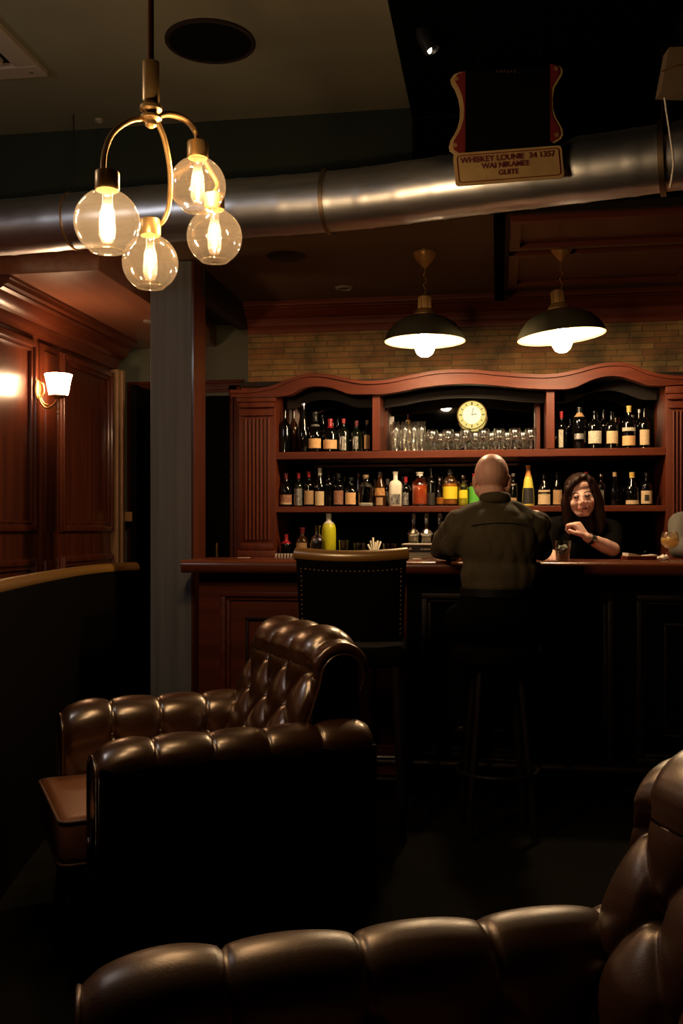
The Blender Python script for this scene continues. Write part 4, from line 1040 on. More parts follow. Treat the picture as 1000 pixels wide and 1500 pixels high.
def armchair(label, loc, rotz, ext=0.0, N=5, lm='leather'):
    EX = Vector((0, ext, 0))
    t = thing('armchair', label, 'armchair', loc, rotz, 'tufted leather armchairs')
    AY0, AY1 = -.41, .40 + ext
    for sx in (-1, 1):
        pr, L = polyline([(.280, .36), (.272, .45), (.266, .52), (.268, .57)] + arcpts((.337, .592), .070, 172, -12))
        def P(u, v, sx=sx):
            q = pr(v); dip = .03 * max(0, 1 - u / .16) ** 2
            return Vector((sx * q.x, AY0 + (AY1 - AY0) * u, q.y - dip * (q.y > .4)))
        def D(u, v):
            w = min(1, v / .06) * min(1, (1 - v) / .10)
            h = .017 * abs(sin(PI * u * N)) ** .42
            vb = .43
            pit = 0
            for kx in range(1, N):
                pit += math.exp(-(((u - kx / N) * (AY1 - AY0)) ** 2 + ((v - vb) * L) ** 2) / .00028)
            if v < vb:      # lower cushions under the button row, shifted half a step
                q = (vb - v) / vb
                h = .015 * (abs(sin(PI * (u * N + .5 * q))) * abs(sin(PI * (u * N - .5 * q)))) ** .3
            end = min(1, u / .03, (1 - u) / .03)
            return (h * w - .014 * pit) * end ** .5
        bm = NB(); quilt(bm, P, 140, 50, D, -1 if sx > 0 else 1)
        obj('arm_roll', bm, M[lm], t, smooth=True)
        # outer side and front facing of the arm
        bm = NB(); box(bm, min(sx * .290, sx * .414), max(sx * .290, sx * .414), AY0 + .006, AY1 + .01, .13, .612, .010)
        obj('arm_side', bm, M['leather_dark'], t, auto=40)  # near-black leather puts the outer arm's shade into its colour
        bm = NB(); tube(bm, [P(0, j / 30) + Vector((0, -.002, 0)) for j in range(31)] + [Vector((sx * .412, AY0, .59)), Vector((sx * .414, AY0, .14))], .0045, 8)
        obj('arm_piping', bm, M[lm], t, smooth=True)
        for kx in range(1, N):
            c = P(kx / N, .43); nrm = Vector((-sx, 0, .1))
            obj('button', ellip(NB(), c + nrm * -.013, (.007, .009, .009), u=10, v=8), M[lm], t, smooth=True)
    # back with diamond tufting, rolled backwards at the top
    prb, LB = polyline([(.10, .40), (.135, .50), (.175, .62), (.215, .72), (.238, .79), (.252, .83)] + arcpts((.325, .845), .070, 174, -35))
    W = .315
    def PB(u, v):
        q = prb(v); x = -W + 2 * W * u
        z = q.y
        ed = max(0, abs(x) - .22) / .095       # shoulders droop towards the sides
        return EX + Vector((x, q.x + .012 * ed, z - .045 * ed ** 2 * (1 if v > .5 else v * 2)))
    du, dv = .090, .115
    V0 = .455                                   # arc length of the top button row
    rows = [V0 - i * dv for i in range(5)]
    def DB(u, v):
        U = (u - .5) * 2 * W; Vv = v * LB; w = min(1, v / .05) * min(1, (1 - v) / .08)
        p = U / du; q = (Vv - V0) / dv
        if q > 0: h = (sin(PI * (p + 1) / 2) ** 2 + .006) ** .21 if q > 1 else None
        else: h = None
        if h is None:
            d = ((sin(PI * (p + q + 1) / 2) ** 2 + .006) * (sin(PI * (p - q + 1) / 2) ** 2 + .006)) ** .19
            if q > 0:
                s = (sin(PI * (p + 1) / 2) ** 2 + .006) ** .21; f = min(1, q * 3); h = d * (1 - f) + s * f
            else: h = d
        pit = 0
        for i, r in enumerate(rows):
            for c in range(-4, 5):
                if (c + i) % 2 == 1 and abs(c) < 4:
                    dd = ((U - c * du) ** 2 + (Vv - r) ** 2)
                    if dd < .004: pit += math.exp(-dd / .00032)
        end = min(1, u / .025, (1 - u) / .025)
        return (.034 * h * w - .020 * pit) * max(0, end) ** .5
    bm = NB(); quilt(bm, PB, 200, 190, DB, 1)
    back = obj('backrest', bm, M[lm], t, smooth=True)
    for i, r in enumerate(rows):
        for c in range(-4, 5):
            if (c + i) % 2 == 1 and abs(c) < 4 and r > .03:
                v = r / LB; u = .5 + c * du / (2 * W); q = PB(u, v)
                obj('button', ellip(NB(), q + (Vector((0, .018, -.004)) if i else Vector((0, .016, -.010))), (.0085, .007, .0085), u=10, v=8), M[lm], back, smooth=True)
    # dark rear shell with scrolled side ends
    out = [(.15, .38), (.20, .52), (.235, .68), (.262, .82), (.272, .86)] + arcpts((.325, .862), .056, 165, -20, 10) + [(.385, .80), (.40, .60), (.41, .14), (.36, .14)]
    bm = NB()
    a = [bm.verts.new((-W - .004, y + ext, z - .03)) for y, z in out]; b = [bm.verts.new((W + .004, y + ext, z - .03)) for y, z in out]
    for i in range(len(a)): bm.faces.new((a[i], a[(i + 1) % len(a)], b[(i + 1) % len(a)], b[i]))
    bm.faces.new(a[::-1]); bm.faces.new(b)
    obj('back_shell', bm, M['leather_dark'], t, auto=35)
    for sx in (-1, 1):
        obj('back_piping', tube(NB(), [PB(.5 + sx * .5, j / 40) + Vector((sx * .003, 0, 0)) for j in range(41)], .0042, 8), M[lm], t, smooth=True)
    # seat cushion, welted
    bm = NB(); box(bm, -.262, .262, -.49, .14 + ext, .31, .445, .03, 4)
    bmesh.ops.subdivide_edges(bm, edges=[e for e in bm.edges if e.calc_length() > .2], cuts=14, use_grid_fill=True)
    for v in bm.verts:
        if v.co.z > .40:
            v.co.z += .022 * max(0, 1 - (v.co.x / .26) ** 2) * max(0, 1 - ((v.co.y + .17) / .31) ** 2) + .003 * noise.noise(Vector((v.co.x * 6, v.co.y * 25, 0)))
    cu = obj('seat_cushion', bm, M['seat_leather'], t, auto=45)
    for z in (.437, .318):
        pts = [(x, y, z) for x, y in rrect(-.26, .26, -.488, .138 + ext, .03, 5)]
        obj('welt', tube(NB(), pts + [pts[0]], .0045, 8, False), M['piping'], cu, smooth=True)
    obj('seat_base', box(NB(), -.355, .355, -.43, .38 + ext, .13, .31, .012), M['leather_dark'], t, auto=40)
    for (x, y, ox, oy) in ((-.31, -.39, 0, -.03), (.31, -.39, .0, -.07), (-.32, .34 + ext, 0, .02), (.32, .34 + ext, 0, .02)):
        obj('leg', tube(NB(), [(x, y, .14), (x + ox * .4, y + oy * .4, .09), (x + ox, y + oy, 0)], .03, 12, radii=[.033, .028, .019]), M['dark_wood'], t, auto=40)
    return t
def cam_xy(X, d, z=0): return Rv * X + Fv * d + Vector((0, 0, z))
a1 = armchair('brown tufted leather armchair in the middle, shown whole in front of the bar', cam_xy(-.43, 3.16), math.radians(-67) + YAW)
a2 = armchair('nearest tufted leather armchair, its arm along the bottom of the photo', cam_xy(.13, 1.095), math.radians(-76) + YAW, .15, 5, 'leather_red')

# ================================================================== BAR CHAIR AND STOOL
bp = cam_xy((515 - 500) / FP * 4.0, 4.0)
t = thing('bar_chair', 'tall black bar chair with a golden brown leather top edge and nailheads', 'bar chair', bp, YAW * .5)
w = .222
n = 16
def bow(x): return -.035 * (1 - (x / w) ** 2)           # back bows away from the bar
bm = NB(); rowsb = []
for (zz, th) in ((.80, .0), (1.145, .0)):
    for yo in (-.022, .022):
        rowsb.append([bm.verts.new((x * (1 if zz > 1 else .93), bow(x) + yo - (.02 if zz > 1 else 0), zz - (.012 * (1 - (x / w) ** 2) if zz > 1 else 0))) for x in [(-w + 2 * w * i / n) for i in range(n + 1)]])
b0, b1, t0_, t1_ = rowsb
for i in range(n):
    bm.faces.new((b0[i], b0[i + 1], t0_[i + 1], t0_[i])); bm.faces.new((b1[i + 1], b1[i], t1_[i], t1_[i + 1]))
    bm.faces.new((t0_[i], t0_[i + 1], t1_[i + 1], t1_[i])); bm.faces.new((b0[i + 1], b0[i], b1[i], b1[i + 1]))
bm.faces.new((b0[0], t0_[0], t1_[0], b1[0])); bm.faces.new((b0[-1], b1[-1], t1_[-1], t0_[-1]))
backp = obj('backrest', bm, M['leather_dark'], t, auto=40)
bm = NB(); tube(bm, [(x, bow(x) - .02, 1.150 - .012 * (1 - (x / w) ** 2)) for x in [(-w - .002 + 2 * (w + .002) * i / 24) for i in range(25)]], .027, 14)
obj('top_roll', bm, M['leather_gold'], t, auto=60)
bm = NB()
for i in range(23):
    x = -w + .022 + (2 * w - .044) * i / 22; ellip(bm, (x, bow(x) - .043, 1.094 - .012 * (1 - (x / w) ** 2)), (.0032, .002, .0032), u=8, v=6)
for s in (-1, 1):
    for i in range(14):
        z = 1.08 - i * .019; x = s * (w - .022) * (1 - .0014 * i); ellip(bm, (x, bow(x) - .041 + i * .0014, z), (.0032, .002, .0032), u=8, v=6)
obj('nailhead_trim', bm, M['brass_dark'], backp, smooth=True)
obj('seat', box(NB(), -.22, .22, -.03, .36, .69, .78, .03, 4), M['leather_dark'], t, auto=40)
for x in (-.18, .18):
    for y in (-.01, .33): obj('leg', tube(NB(), [(x, y, .70), (x * 1.15, y + (.03 if y > .1 else -.03), 0)], .018, 10, radii=[.022, .015]), M['dark_wood'], t, auto=40)
for a, b in (((-.2, -.028, .25), (.2, -.028, .25)), ((-.2, .352, .25), (.2, .352, .25)), ((-.2, -.028, .32), (-.2, .352, .32)), ((.2, -.028, .32), (.2, .352, .32))):
    obj('stretcher', tube(NB(), [a, b], .009, 8), M['chrome'] if a[2] == .25 else M['dark_wood'], t, auto=40)
# backless stool under the seated man
MB_ = cam_xy((728 - 500) / FP * 4.08, 4.08)
t = thing('bar_stool', 'dark backless bar stool under the seated bald man', 'stool', MB_, YAW)
obj('seat', lathe(NB(), [(0, .70), (.17, .70), (.185, .715), (.185, .755), (.17, .772), (0, .778)], 36), M['leather_dark'], t, auto=40)
for i in range(4):
    a = PI / 4 + i * PI / 2; obj('leg', tube(NB(), [(.11 * cos(a), .11 * sin(a), .71), (.19 * cos(a), .19 * sin(a), 0)], .015, 10), M['dark_wood'], t, auto=40)
obj('foot_ring', tube(NB(), [(.165 * cos(i * PI / 18), .165 * sin(i * PI / 18), .26) for i in range(37)], .009, 8, False), M['dark_wood'], t, smooth=True)

# ================================================================== BOOTH ON THE LEFT
bz = 1.075
path = [Vector((-1.50, 2.45, 0)), at_z(0, 851, bz), at_z(70, 838, bz), at_z(130, 829, bz), at_z(175, 825, bz), at_z(206, 823.5, bz)]
path = [Vector((p.x, p.y, 0)) for p in path]; path = smooth_path(path, 8)
t = thing('booth_bench', 'high-backed booth with a golden brown leather top along the left wall', 'booth', path[12])
bm = NB(); top = []
L_, R_ = [], []
for i, p in enumerate(path):
    d = (path[min(i + 1, len(path) - 1)] - path[max(i - 1, 0)]).normalized(); nrm = Vector((-d.y, d.x, 0))
    L_.append(p + nrm * .09); R_.append(p)
V = [[bm.verts.new(q + Vector((0, 0, z))) for q in ln] for ln in (L_, R_) for z in (0, bz - .04)]
for i in range(len(path) - 1):
    bm.faces.new((V[0][i], V[0][i + 1], V[1][i + 1], V[1][i])); bm.faces.new((V[2][i + 1], V[2][i], V[3][i], V[3][i + 1]))
    bm.faces.new((V[1][i], V[1][i + 1], V[3][i + 1], V[3][i]))
for e in (0, -1): bm.faces.new((V[0][e], V[1][e], V[3][e], V[2][e]))
obj('backrest', bm, M['leather_dark'], t, world=True, auto=40)
bm = NB(); tube(bm, [(a * .4 + b * .6) + Vector((0, 0, bz - .030)) for a, b in zip(L_, R_)], .03, 16)
obj('top_roll', bm, M['leather_gold'], t, world=True, auto=60)
bm = NB(); Sx = [bm.verts.new(Vector((q.x - .0, q.y, z))) for z in (.12, .46) for q in (Vector((LX + .06, 2.6, 0)), Vector((-1.68, 2.6, 0)), Vector((-1.80, 3.3, 0)), Vector((-2.02, 4.2, 0)), Vector((-2.13, 4.75, 0)), Vector((LX + .06, 4.75, 0)))]
for i in range(6): bm.faces.new((Sx[i], Sx[(i + 1) % 6], Sx[6 + (i + 1) % 6], Sx[6 + i]))
bm.faces.new(Sx[:6][::-1]); bm.faces.new(Sx[6:])
obj('seat', bm, M['leather_dark'], t, world=True, auto=40)
obj('plinth', box(NB(), LX + .1, -2.1, 2.7, 4.6, 0, .12), M['dark_wood'], t, world=True)

# ================================================================== PEOPLE
# person frames: +y is forward, +x the person's right hand
def head(bm, C, R3, s=1.0, fem=False):
    def q(v): return C + R3 @ (Vector(v) * s)
    R4 = R3.to_4x4()
    def e(c, r): ellip(bm, q(c), tuple(x * s for x in r), R4)
    e((0, -.018, .032), (.074, .094, .083)); e((0, .028, -.022), (.060 if fem else .063, .064, .088))
    e((0, .046 if fem else .050, -.082), (.032, .034, .026))
    if fem: e((0, .03, -.03), (.066, .055, .068))
    for sx in (-1, 1):
        cap(bm, q((sx * .052, .0, -.045)), .024 * s, q((sx * .018, .055, -.088)), .020 * s, 12)
        e((sx * .036, .062, -.032), (.027, .025, .024)); e((sx * .075, -.004, -.010), (.009, .019, .030))
        e((sx * .079, -.012, .002), (.006, .012, .018))
        e((sx * .012, .098, -.034), (.009, .010, .007))
        if not fem: cap(bm, q((sx * .045, .068, .030)), .010 * s, q((sx * .012, .084, .028)), .010 * s, 10)
        e((sx * .031, .078, -.002), (.014, .010, .008))
    cap(bm, q((0, .084, .010)), .007 * s, q((0, .106 if fem else .110, -.028)), (.0095 if fem else .0115) * s, 12)
    e((0, .080, -.058), (.028, .016, .017)); e((0, .02, .055), (.058, .060, .045))
def hand(bm, W, D, N, side, curls=(.5, .5, .4), s=1.0, spread=1.0):
    D = D.normalized(); N = (N - D * N.dot(D)).normalized(); Lt = D.cross(N)
    offs = (-.030, -.010, .010, .029); lens = (.040, .045, .042, .033)
    if side < 0: offs = tuple(-o for o in offs)
    for o, l in zip(offs, lens):
        b = W + (D * .085 + Lt * o) * s
        cap(bm, W + (D * .005 + Lt * o * .6) * s, .013 * s, b, .0105 * s, 10)
        d = D.copy(); p = b
        for j, (f, cu) in enumerate(zip((1, .62, .52), curls)):
            d = (d * cos(cu) + N * sin(cu)).normalized() if j == 0 else (Matrix.Rotation(cu, 3, Lt.cross(N).cross(Lt).cross(N) if False else D.cross(N)) @ d)
            e = p + d * l * f * s
            cap(bm, p, (.0098 - j * .0012) * s, e, (.009 - j * .0012) * s, 8); p = e
    lat = -Lt * (1 if side > 0 else -1)
    p = W + (D * .02 + lat * .022) * s; d = (D * .65 + lat * .65 + N * .35).normalized()
    cap(bm, p, .014 * s, p + d * .042 * s, .0115 * s, 10); p = p + d * .042 * s
    d = (D * .85 + lat * .15 + N * .45).normalized(); cap(bm, p, .011 * s, p + d * .032 * s, .009 * s, 10)

def body(t, skin, J, s=1.0, neck_r=.055, headR=None, fem=False, hands=None, legs=True):
    bm = NB(); Vv = {k_: Vector(v) for k_, v in J.items()}
    R3 = headR or Matrix.Identity(3)
    head(bm, Vv['head'], R3, s, fem)
    cap(bm, Vv['neck'], neck_r, Vv['head'] + R3 @ Vector((0, -.025, -.05)), neck_r * .95)
    ellip(bm, Vv['chest'], (.135, .085, .16)); ellip(bm, Vv['waist'], (.125, .08, .14)); ellip(bm, Vv['pelvis'], (.14, .10, .10))
    cap(bm, Vv['neck'] + Vector((0, 0, -.02)), .06, Vv['chest'], .09)
    for sd, sx in (('r', 1), ('l', -1)):
        cap(bm, Vv['chest'] + Vector((sx * .06, 0, .06)), .055, Vv['sh_' + sd], .050); cap(bm, Vv['sh_' + sd], .046, Vv['el_' + sd], .036)
        cap(bm, Vv['el_' + sd], .037, Vv['el_' + sd].lerp(Vv['wr_' + sd], .35), .037); cap(bm, Vv['el_' + sd].lerp(Vv['wr_' + sd], .35), .036, Vv['wr_' + sd], .022)
        hd = hands[sd]; hand(bm, Vv['wr_' + sd], Vector(hd[0]), Vector(hd[1]), sx * hd[3] if len(hd) > 3 else sx, hd[2], s)
        if legs:
            cap(bm, Vv['pelvis'] + Vector((sx * .08, 0, -.02)), .08, Vv['kn_' + sd], .055); cap(bm, Vv['kn_' + sd], .052, Vv['an_' + sd], .034)
            cap(bm, Vv['an_' + sd], .034, Vv['an_' + sd] + Vector((0, .13, -.045)), .024)
    return remeshed('body', bm, M[skin], t, .0042, 3)

def wrinkle(a, sc=(9, 9, 3.2)):
    def f(p, n):
        q = Vector((p.x * sc[0], p.y * sc[1], p.z * sc[2])); v = noise.noise(q) * .6 + abs(noise.noise(q * 2.1 + Vector((5, 1, 2)))) * .5
        return a * v
    return f

# ---------------- the man on the stool, seen from behind
t = man = thing('person', 'bald person in a dark shirt seated at the bar with back to the camera', 'person', (MB_.x, MB_.y, 0), YAW)
J = dict(head=(-.014, .055, 1.452), neck=(-.006, .0, 1.335), chest=(0, -.01, 1.205), waist=(0, -.005, 1.02), pelvis=(0, 0, .90),
         sh_r=(.155, .01, 1.28), sh_l=(-.155, .01, 1.275), el_r=(.195, .33, 1.155), el_l=(-.195, .33, 1.155), wr_r=(.10, .53, 1.146), wr_l=(-.10, .54, 1.146),
         kn_r=(.13, .33, .83), kn_l=(-.13, .33, .83), an_r=(.12, .22, .42), an_l=(-.12, .22, .42))
body(man, 'skin_m', J, .95, .056, Matrix.Rotation(math.radians(-12), 3, 'Z') @ Matrix.Rotation(math.radians(-6), 3, 'X'),
     hands={'r': ((-.7, .6, 0), (0, 0, -1), (.25, .3, .2)), 'l': ((.7, .6, 0), (0, 0, -1), (.25, .3, .2))})
bm = NB()
ellip(bm, (0, -.02, 1.19), (.165, .118, .165)); ellip(bm, (0, -.015, 1.07), (.158, .118, .12)); ellip(bm, (.0, -.01, 1.03), (.150, .12, .07))
cap(bm, (-.09, -.005, 1.262), .078, (.09, -.005, 1.262), .078); cap(bm, (-.015, -.005, 1.325), .058, (.015, -.005, 1.325), .058)
for sx in (-1, 1):
    cap(bm, (sx * .035, -.005, 1.315), .058, (sx * .152, .005, 1.268), .062); cap(bm, (sx * .154, .005, 1.265), .064, (sx * .196, .33, 1.162), .054)
    cap(bm, (sx * .145, -.02, 1.24), .058, (sx * .175, .04, 1.18), .056)
    cap(bm, (sx * .196, .33, 1.162), .054, (sx * .118, .50, 1.150), .040)
    ellip(bm, (sx * .185, .17, 1.19), (.048, .10, .055))
shirt = remeshed('shirt', bm, M['shirt'], man, .006, 7, wrinkle(.024, (8, 8, 4.2)))
obj('yoke_seam', tube(NB(), [(x, -.02 - .118 * math.sqrt(max(0, 1 - (x / .19) ** 2)) * .93, 1.262 + .012 * (1 - (x / .13) ** 2)) for x in [-.12 + .012 * i for i in range(21)]], .0016, 6), M['trousers'], shirt, smooth=True)
bm = NB(); lathe(bm, [(.060, -.022), (.066, -.024), (.064, .012), (.060, .020), (.056, .018), (.057, 0), (.060, -.022)], 32); bm.transform(Matrix.Translation((-.008, .004, 1.372)) @ Matrix.Rotation(math.radians(-10), 4, 'X') @ Matrix.Diagonal((1.0, 1.05, 1, 1)))
obj('collar', bm, M['shirt'], shirt, smooth=True)
bm = NB(); ellip(bm, (0, 0, .92), (.168, .132, .135)); 
for sx in (-1, 1):
    cap(bm, (sx * .080, .0, .885), .105, (sx * .13, .33, .83), .074); cap(bm, (sx * .13, .33, .83), .068, (sx * .12, .225, .40), .050)
remeshed('trousers', bm, M['trousers'], man, .008, 6)
bm = NB(); lathe(bm, [(.150, -.016), (.154, -.016), (.154, .016), (.150, .016), (.150, -.016)], 40); bm.transform(Matrix.Translation((0, -.003, .992)) @ Matrix.Diagonal((1.0, .84, 1, 1)))
obj('belt', bm, M['plastic_bk'], man, auto=40)
for sx in (-1, 1):
    bm = NB(); cap(bm, (sx * .12, .215, .385), .042, (sx * .12, .35, .345), .036); remeshed('shoe', bm, M['plastic_bk'], man, .007, 4)
# glasses: temple arms hook over the ears
Rm = Matrix.Rotation(math.radians(-12), 3, 'Z'); Cm = Vector(J['head'])
bm = NB()
for sx in (-1, 1):
    tube(bm, [Cm + Rm @ Vector(v) for v in ((sx * .077, -.01, -.002), (sx * .078, .0, .012), (sx * .074, .09, .012))], .0016, 6)
    tube(bm, [Cm + Rm @ Vector((sx * .034 + .027 * cos(a), .098, .004 + .019 * sin(a))) for a in [i * PI / 8 for i in range(17)]], .0014, 6, False)
tube(bm, [Cm + Rm @ Vector((x, .100, .008)) for x in (-.008, 0, .008)], .0014, 6)
obj('eyeglasses', bm, M['chrome'], man, smooth=True)

# ---------------- the smiling woman behind the bar
WP = cam_xy((853 - 500) / FP * 5.02, 5.06)
t = wom = thing('person', 'smiling person with long dark hair and glasses, chin on fist, black top', 'person', (WP.x, WP.y, 0), PI + YAW + math.radians(2))
def wl(px, py, d):                        # a pixel at a distance, in her own frame
    p = at_d(px, py, d); Mw = (Matrix.Translation(wom.location) @ wom.rotation_euler.to_matrix().to_4x4()).inverted(); return Mw @ p
HC = wl(851, 727, 4.95)
hR = Matrix.Rotation(math.radians(-14), 3, 'Z') @ Matrix.Rotation(math.radians(7), 3, 'Y') @ Matrix.Rotation(math.radians(-3), 3, 'X')
wrl = wl(859, 787, 4.78); ell = wl(897, 812, 4.86); ell.z = 1.148
J = dict(head=HC, neck=(0, .015, 1.30), chest=(0, -.01, 1.15), waist=(0, -.03, .98), pelvis=(0, -.05, .86), sh_r=(.155, .0, 1.245), sh_l=(-.150, .0, 1.24),
         el_r=(.21, .10, 1.15), el_l=ell, wr_r=(.16, .30, 1.135), wr_l=wrl,
         kn_r=(.08, -.02, .47), kn_l=(-.08, -.02, .47), an_r=(.08, -.05, .06), an_l=(-.08, -.05, .06))
J['wr_r'] = tuple(wl(806, 806, 4.82)); J['wr_r'] = (J['wr_r'][0], J['wr_r'][1], 1.135); J['el_r'] = (.20, .06, 1.155)
up = (wl(845, 768, 4.80) - wrl)
body(wom, 'skin_w', {k_: tuple(v) for k_, v in J.items()}, .93, .046, hR, True,
     hands={'r': ((.15, .9, 0), (0, 0, -1), (.3, .3, .2)), 'l': (tuple(up * .9), (.75, -.6, .15), (1.0, 1.25, .9), 1)})
def wq(v, s=.93): return HC + hR @ (Vector(v) * s)
R4 = hR.to_4x4()
# face details
bm = NB()
for sx in (-1, 1):
    ellip(bm, wq((sx * .030, .0862, .001)), (.0140, .0052, .0056), R4)
obj('eyes', bm, M['eye'], wom, smooth=True)
bm = NB()
for sx in (-1, 1): tube(bm, [wq((sx * x, y, z)) for x, y, z in ((.014, .0895, .019), (.022, .0890, .0215), (.032, .0865, .0225), (.046, .078, .0185))], .0028, 6)
obj('eyebrows', bm, M['brow'], wom, smooth=True)
mouth = [(-.025, .0860, -.0575), (-.015, .0935, -.063), (0, .0965, -.0655), (.015, .0935, -.063), (.025, .0860, -.0575)]
obj('lower_lip', tube(NB(), [wq((x, y + .0015, z - .0035)) for x, y, z in smooth_path(mouth, 4)], .0028, 8), M['lips'], wom, smooth=True)
obj('upper_lip', tube(NB(), [wq((x, y + .001, z + .0022 - abs(x) * .05)) for x, y, z in smooth_path(mouth, 4)], .0021, 8), M['lips'], wom, smooth=True)
obj('teeth', tube(NB(), [wq((x * .7, y - .0004, z)) for x, y, z in smooth_path(mouth, 4)], .0018, 8), M['teeth'], wom, smooth=True)
bm = NB()
for sx in (-1, 1):
    tube(bm, [wq((sx * .032 + .019 * cos(a), .102 - abs(cos(a)) * .003, -.003 + .012 * sin(a))) for a in [i * PI / 8 for i in range(17)]], .0007, 6, False)
    tube(bm, [wq(v) for v in ((sx * .054, .098, .002), (sx * .076, .04, .004), (sx * .080, .0, .0))], .0011, 6)
tube(bm, [wq((x, .107, .002)) for x in (-.010, 0, .010)], .0009, 6)
obj('eyeglasses', bm, M['brow'], wom, smooth=True)
# hair
bm = NB()
def he(c, r): ellip(bm, wq(c), tuple(x * .93 for x in r), R4)
he((0, -.032, .040), (.086, .098, .088)); he((0, -.055, -.03), (.082, .075, .11))
for sx in (-1, 1):
    pts = ([(-.036, .050, .108), (.012, .068, .090), (.062, .056, .048), (.084, .030, -.03)] if sx > 0 else [(-.030, .050, .108), (-.058, .052, .080), (-.077, .040, .030), (-.085, .028, -.03)]) + [(sx * .084, .022, -.06), (sx * .084, .018, -.09), (sx * .082, .010, -.15), (sx * .074, .0, -.20)]
    rr = [.014, .019, .021, .024, .025, .027, .028, .020]
    for (p, r0), (q_, r1) in zip(list(zip(pts, rr)), list(zip(pts, rr))[1:]): cap(bm, wq(p), r0, wq(q_), r1)
    for (p, r0, q_, r1) in (((sx * .075, -.02, -.02), .035, (sx * .072, -.03, -.17), .034), ((sx * .03, -.06, -.05), .05, (sx * .03, -.06, -.19), .04)): cap(bm, wq(p), r0, wq(q_), r1)
remeshed('hair', bm, M['hair'], wom, .0045, 4, lambda p, n: .004 * noise.noise(Vector((p.x * 70, p.y * 70, p.z * 6))))
# black top
bm = NB()
ellip(bm, (0, -.01, 1.14), (.168, .118, .15)); ellip(bm, (0, -.03, 1.0), (.160, .115, .16)); cap(bm, (-.07, -.01, 1.235), .062, (.07, -.01, 1.235), .062)
for sd, sx in (('r', 1), ('l', -1)):
    sh, el = Vector(J['sh_' + sd]), Vector(J['el_' + sd])
    cap(bm, sh + Vector((-sx * .06, 0, .02)), .055, sh, .062); e2 = sh.lerp(el, .78 if sd == 'l' else 1); cap(bm, sh, .062, e2, .054)
    if sd == 'r': cap(bm, el, .05, el.lerp(Vector(J['wr_r']), .85), .036)
remeshed('black_top', bm, M['blackcloth'], wom, .006, 5, wrinkle(.008))
bm = NB(); ellip(bm, (0, -.05, .86), (.165, .12, .13))
for sx in (-1, 1): cap(bm, (sx * .085, -.05, .84), .085, (sx * .08, -.02, .47), .062); cap(bm, (sx * .08, -.02, .47), .06, (sx * .08, -.05, .12), .048)
remeshed('trousers', bm, M['trousers'], wom, .009, 5)
for sx in (-1, 1):
    bm = NB(); cap(bm, (sx * .08, -.08, .045), .042, (sx * .08, .08, .036), .036); remeshed('shoe', bm, M['plastic_bk'], wom, .008, 4)
# watch
ax = (wrl - ell).normalized(); wc = wrl - ax * .022; q = Vector((0, 0, 1)).rotation_difference(ax).to_matrix().to_4x4()
bm = NB(); lathe(bm, [(.0265, -.009), (.029, -.009), (.029, .009), (.0265, .009), (.0265, -.009)], 28); bm.transform(Matrix.Translation(wc) @ q)
ws = obj('watch_strap', bm, M['plastic_bk'], wom, auto=40)
tc_ = (Vector((.0, 1, .25)) - ax * ax.dot(Vector((.0, 1, .25)))).normalized()
bm = NB(); lathe(bm, [(0, .006), (.013, .006), (.016, .004), (.016, -.002), (0, -.002)], 24); bm.transform(Matrix.Translation(wc + tc_ * .029) @ Vector((0, 0, 1)).rotation_difference(tc_).to_matrix().to_4x4())
obj('watch_face', bm, M['watch'], ws, auto=40)

# ---------------- the third person, cut by the right edge
TP = cam_xy((1046 - 500) / FP * 4.90, 4.90)
t = third = thing('person', 'person in a grey knit top at the right edge, only one shoulder showing', 'person', (TP.x, TP.y, 0), PI + YAW)
J = dict(head=(0, .02, 1.47), neck=(0, .01, 1.335), chest=(0, -.01, 1.18), waist=(0, -.02, 1.0), pelvis=(0, -.04, .88), sh_r=(.165, .0, 1.275), sh_l=(-.165, .0, 1.275),
         el_r=(.20, .08, 1.155), el_l=(-.20, .08, 1.155), wr_r=(.12, .30, 1.14), wr_l=(-.12, .30, 1.14), kn_r=(.09, 0, .48), kn_l=(-.09, 0, .48), an_r=(.09, -.04, .06), an_l=(-.09, -.04, .06))
body(third, 'skin_m', J, .97, .055, None, hands={'r': ((-.4, .9, 0), (0, 0, -1), (.3, .3, .2)), 'l': ((.4, .9, 0), (0, 0, -1), (.3, .3, .2))})
bm = NB(); ellip(bm, (0, -.01, 1.18), (.172, .118, .16)); ellip(bm, (0, -.02, 1.02), (.160, .12, .16)); cap(bm, (-.09, -.0, 1.265), .07, (.09, 0, 1.265), .07)
for sx in (-1, 1):
    cap(bm, (sx * .06, 0, 1.29), .055, (sx * .165, 0, 1.27), .064); cap(bm, (sx * .165, 0, 1.27), .064, (sx * .20, .08, 1.16), .052); cap(bm, (sx * .20, .08, 1.16), .05, (sx * .135, .26, 1.146), .038)
remeshed('knit_top', bm, M['greysleeve'], third, .007, 5, wrinkle(.008))
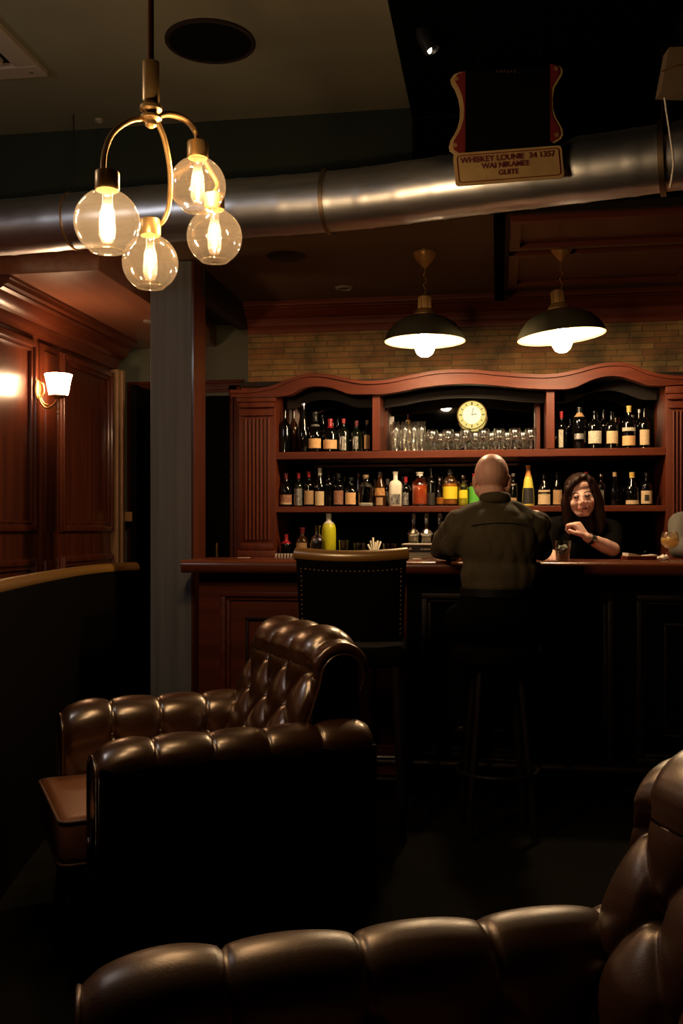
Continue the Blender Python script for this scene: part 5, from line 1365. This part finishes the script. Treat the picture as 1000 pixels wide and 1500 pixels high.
bm = NB(); ellip(bm, (0, -.04, .88), (.16, .12, .13))
for sx in (-1, 1): cap(bm, (sx * .085, -.04, .85), .085, (sx * .09, 0, .48), .062); cap(bm, (sx * .09, 0, .48), .06, (sx * .09, -.04, .12), .048)
remeshed('trousers', bm, M['trousers'], third, .009, 5)
bm = NB(); ellip(bm, (0, -.01, 1.505), (.078, .098, .088)); remeshed('hair', bm, M['hair'], third, .006, 3)
for sx in (-1, 1):
    bm = NB(); cap(bm, (sx * .09, -.07, .045), .042, (sx * .09, .09, .036), .036); remeshed('shoe', bm, M['plastic_bk'], third, .008, 4)

# ================================================================== CAMERA, WORLD, VIEW
cd = bpy.data.cameras.new('camera'); cam = bpy.data.objects.new('camera', cd); COL.objects.link(cam)
cam.location = (0, 0, CAMZ); cam.rotation_euler = (PI / 2, 0, YAW)
cd.sensor_fit = 'VERTICAL'; cd.sensor_height = 36; cd.sensor_width = 24; cd.lens = 36 * FP / 1500; cd.shift_y = (HOR - 750) / 1500
cd.clip_start = .05
SC.camera = cam
w = bpy.data.worlds.new('world'); SC.world = w; w.use_nodes = True
w.node_tree.nodes['Background'].inputs[0].default_value = (.6, .7, 1, 1); w.node_tree.nodes['Background'].inputs[1].default_value = .0

for nm, loc, pw, sz, colr in (('unseen_fill_light', (-2.2, 2.3, 2.5), 9.5, .10, (.98, .97, 1)),):  # added unseen fill light, brightens duct, column and ceiling
    ld = bpy.data.lights.new(nm, 'POINT'); ld.energy = pw; ld.shadow_soft_size = sz; ld.color = colr
    lo = bpy.data.objects.new(nm, ld); COL.objects.link(lo); lo.location = loc
SC.view_settings.view_transform = 'Standard'; SC.view_settings.look = 'None'; SC.view_settings.gamma = 1; SC.view_settings.exposure = 0
SC.cycles.max_bounces = 10; SC.cycles.transparent_max_bounces = 24; SC.cycles.transmission_bounces = 8; SC.cycles.glossy_bounces = 4; SC.cycles.diffuse_bounces = 3
SC.cycles.caustics_reflective = False; SC.cycles.caustics_refractive = False; SC.cycles.use_denoising = True
SC.cycles.sample_clamp_indirect = 4
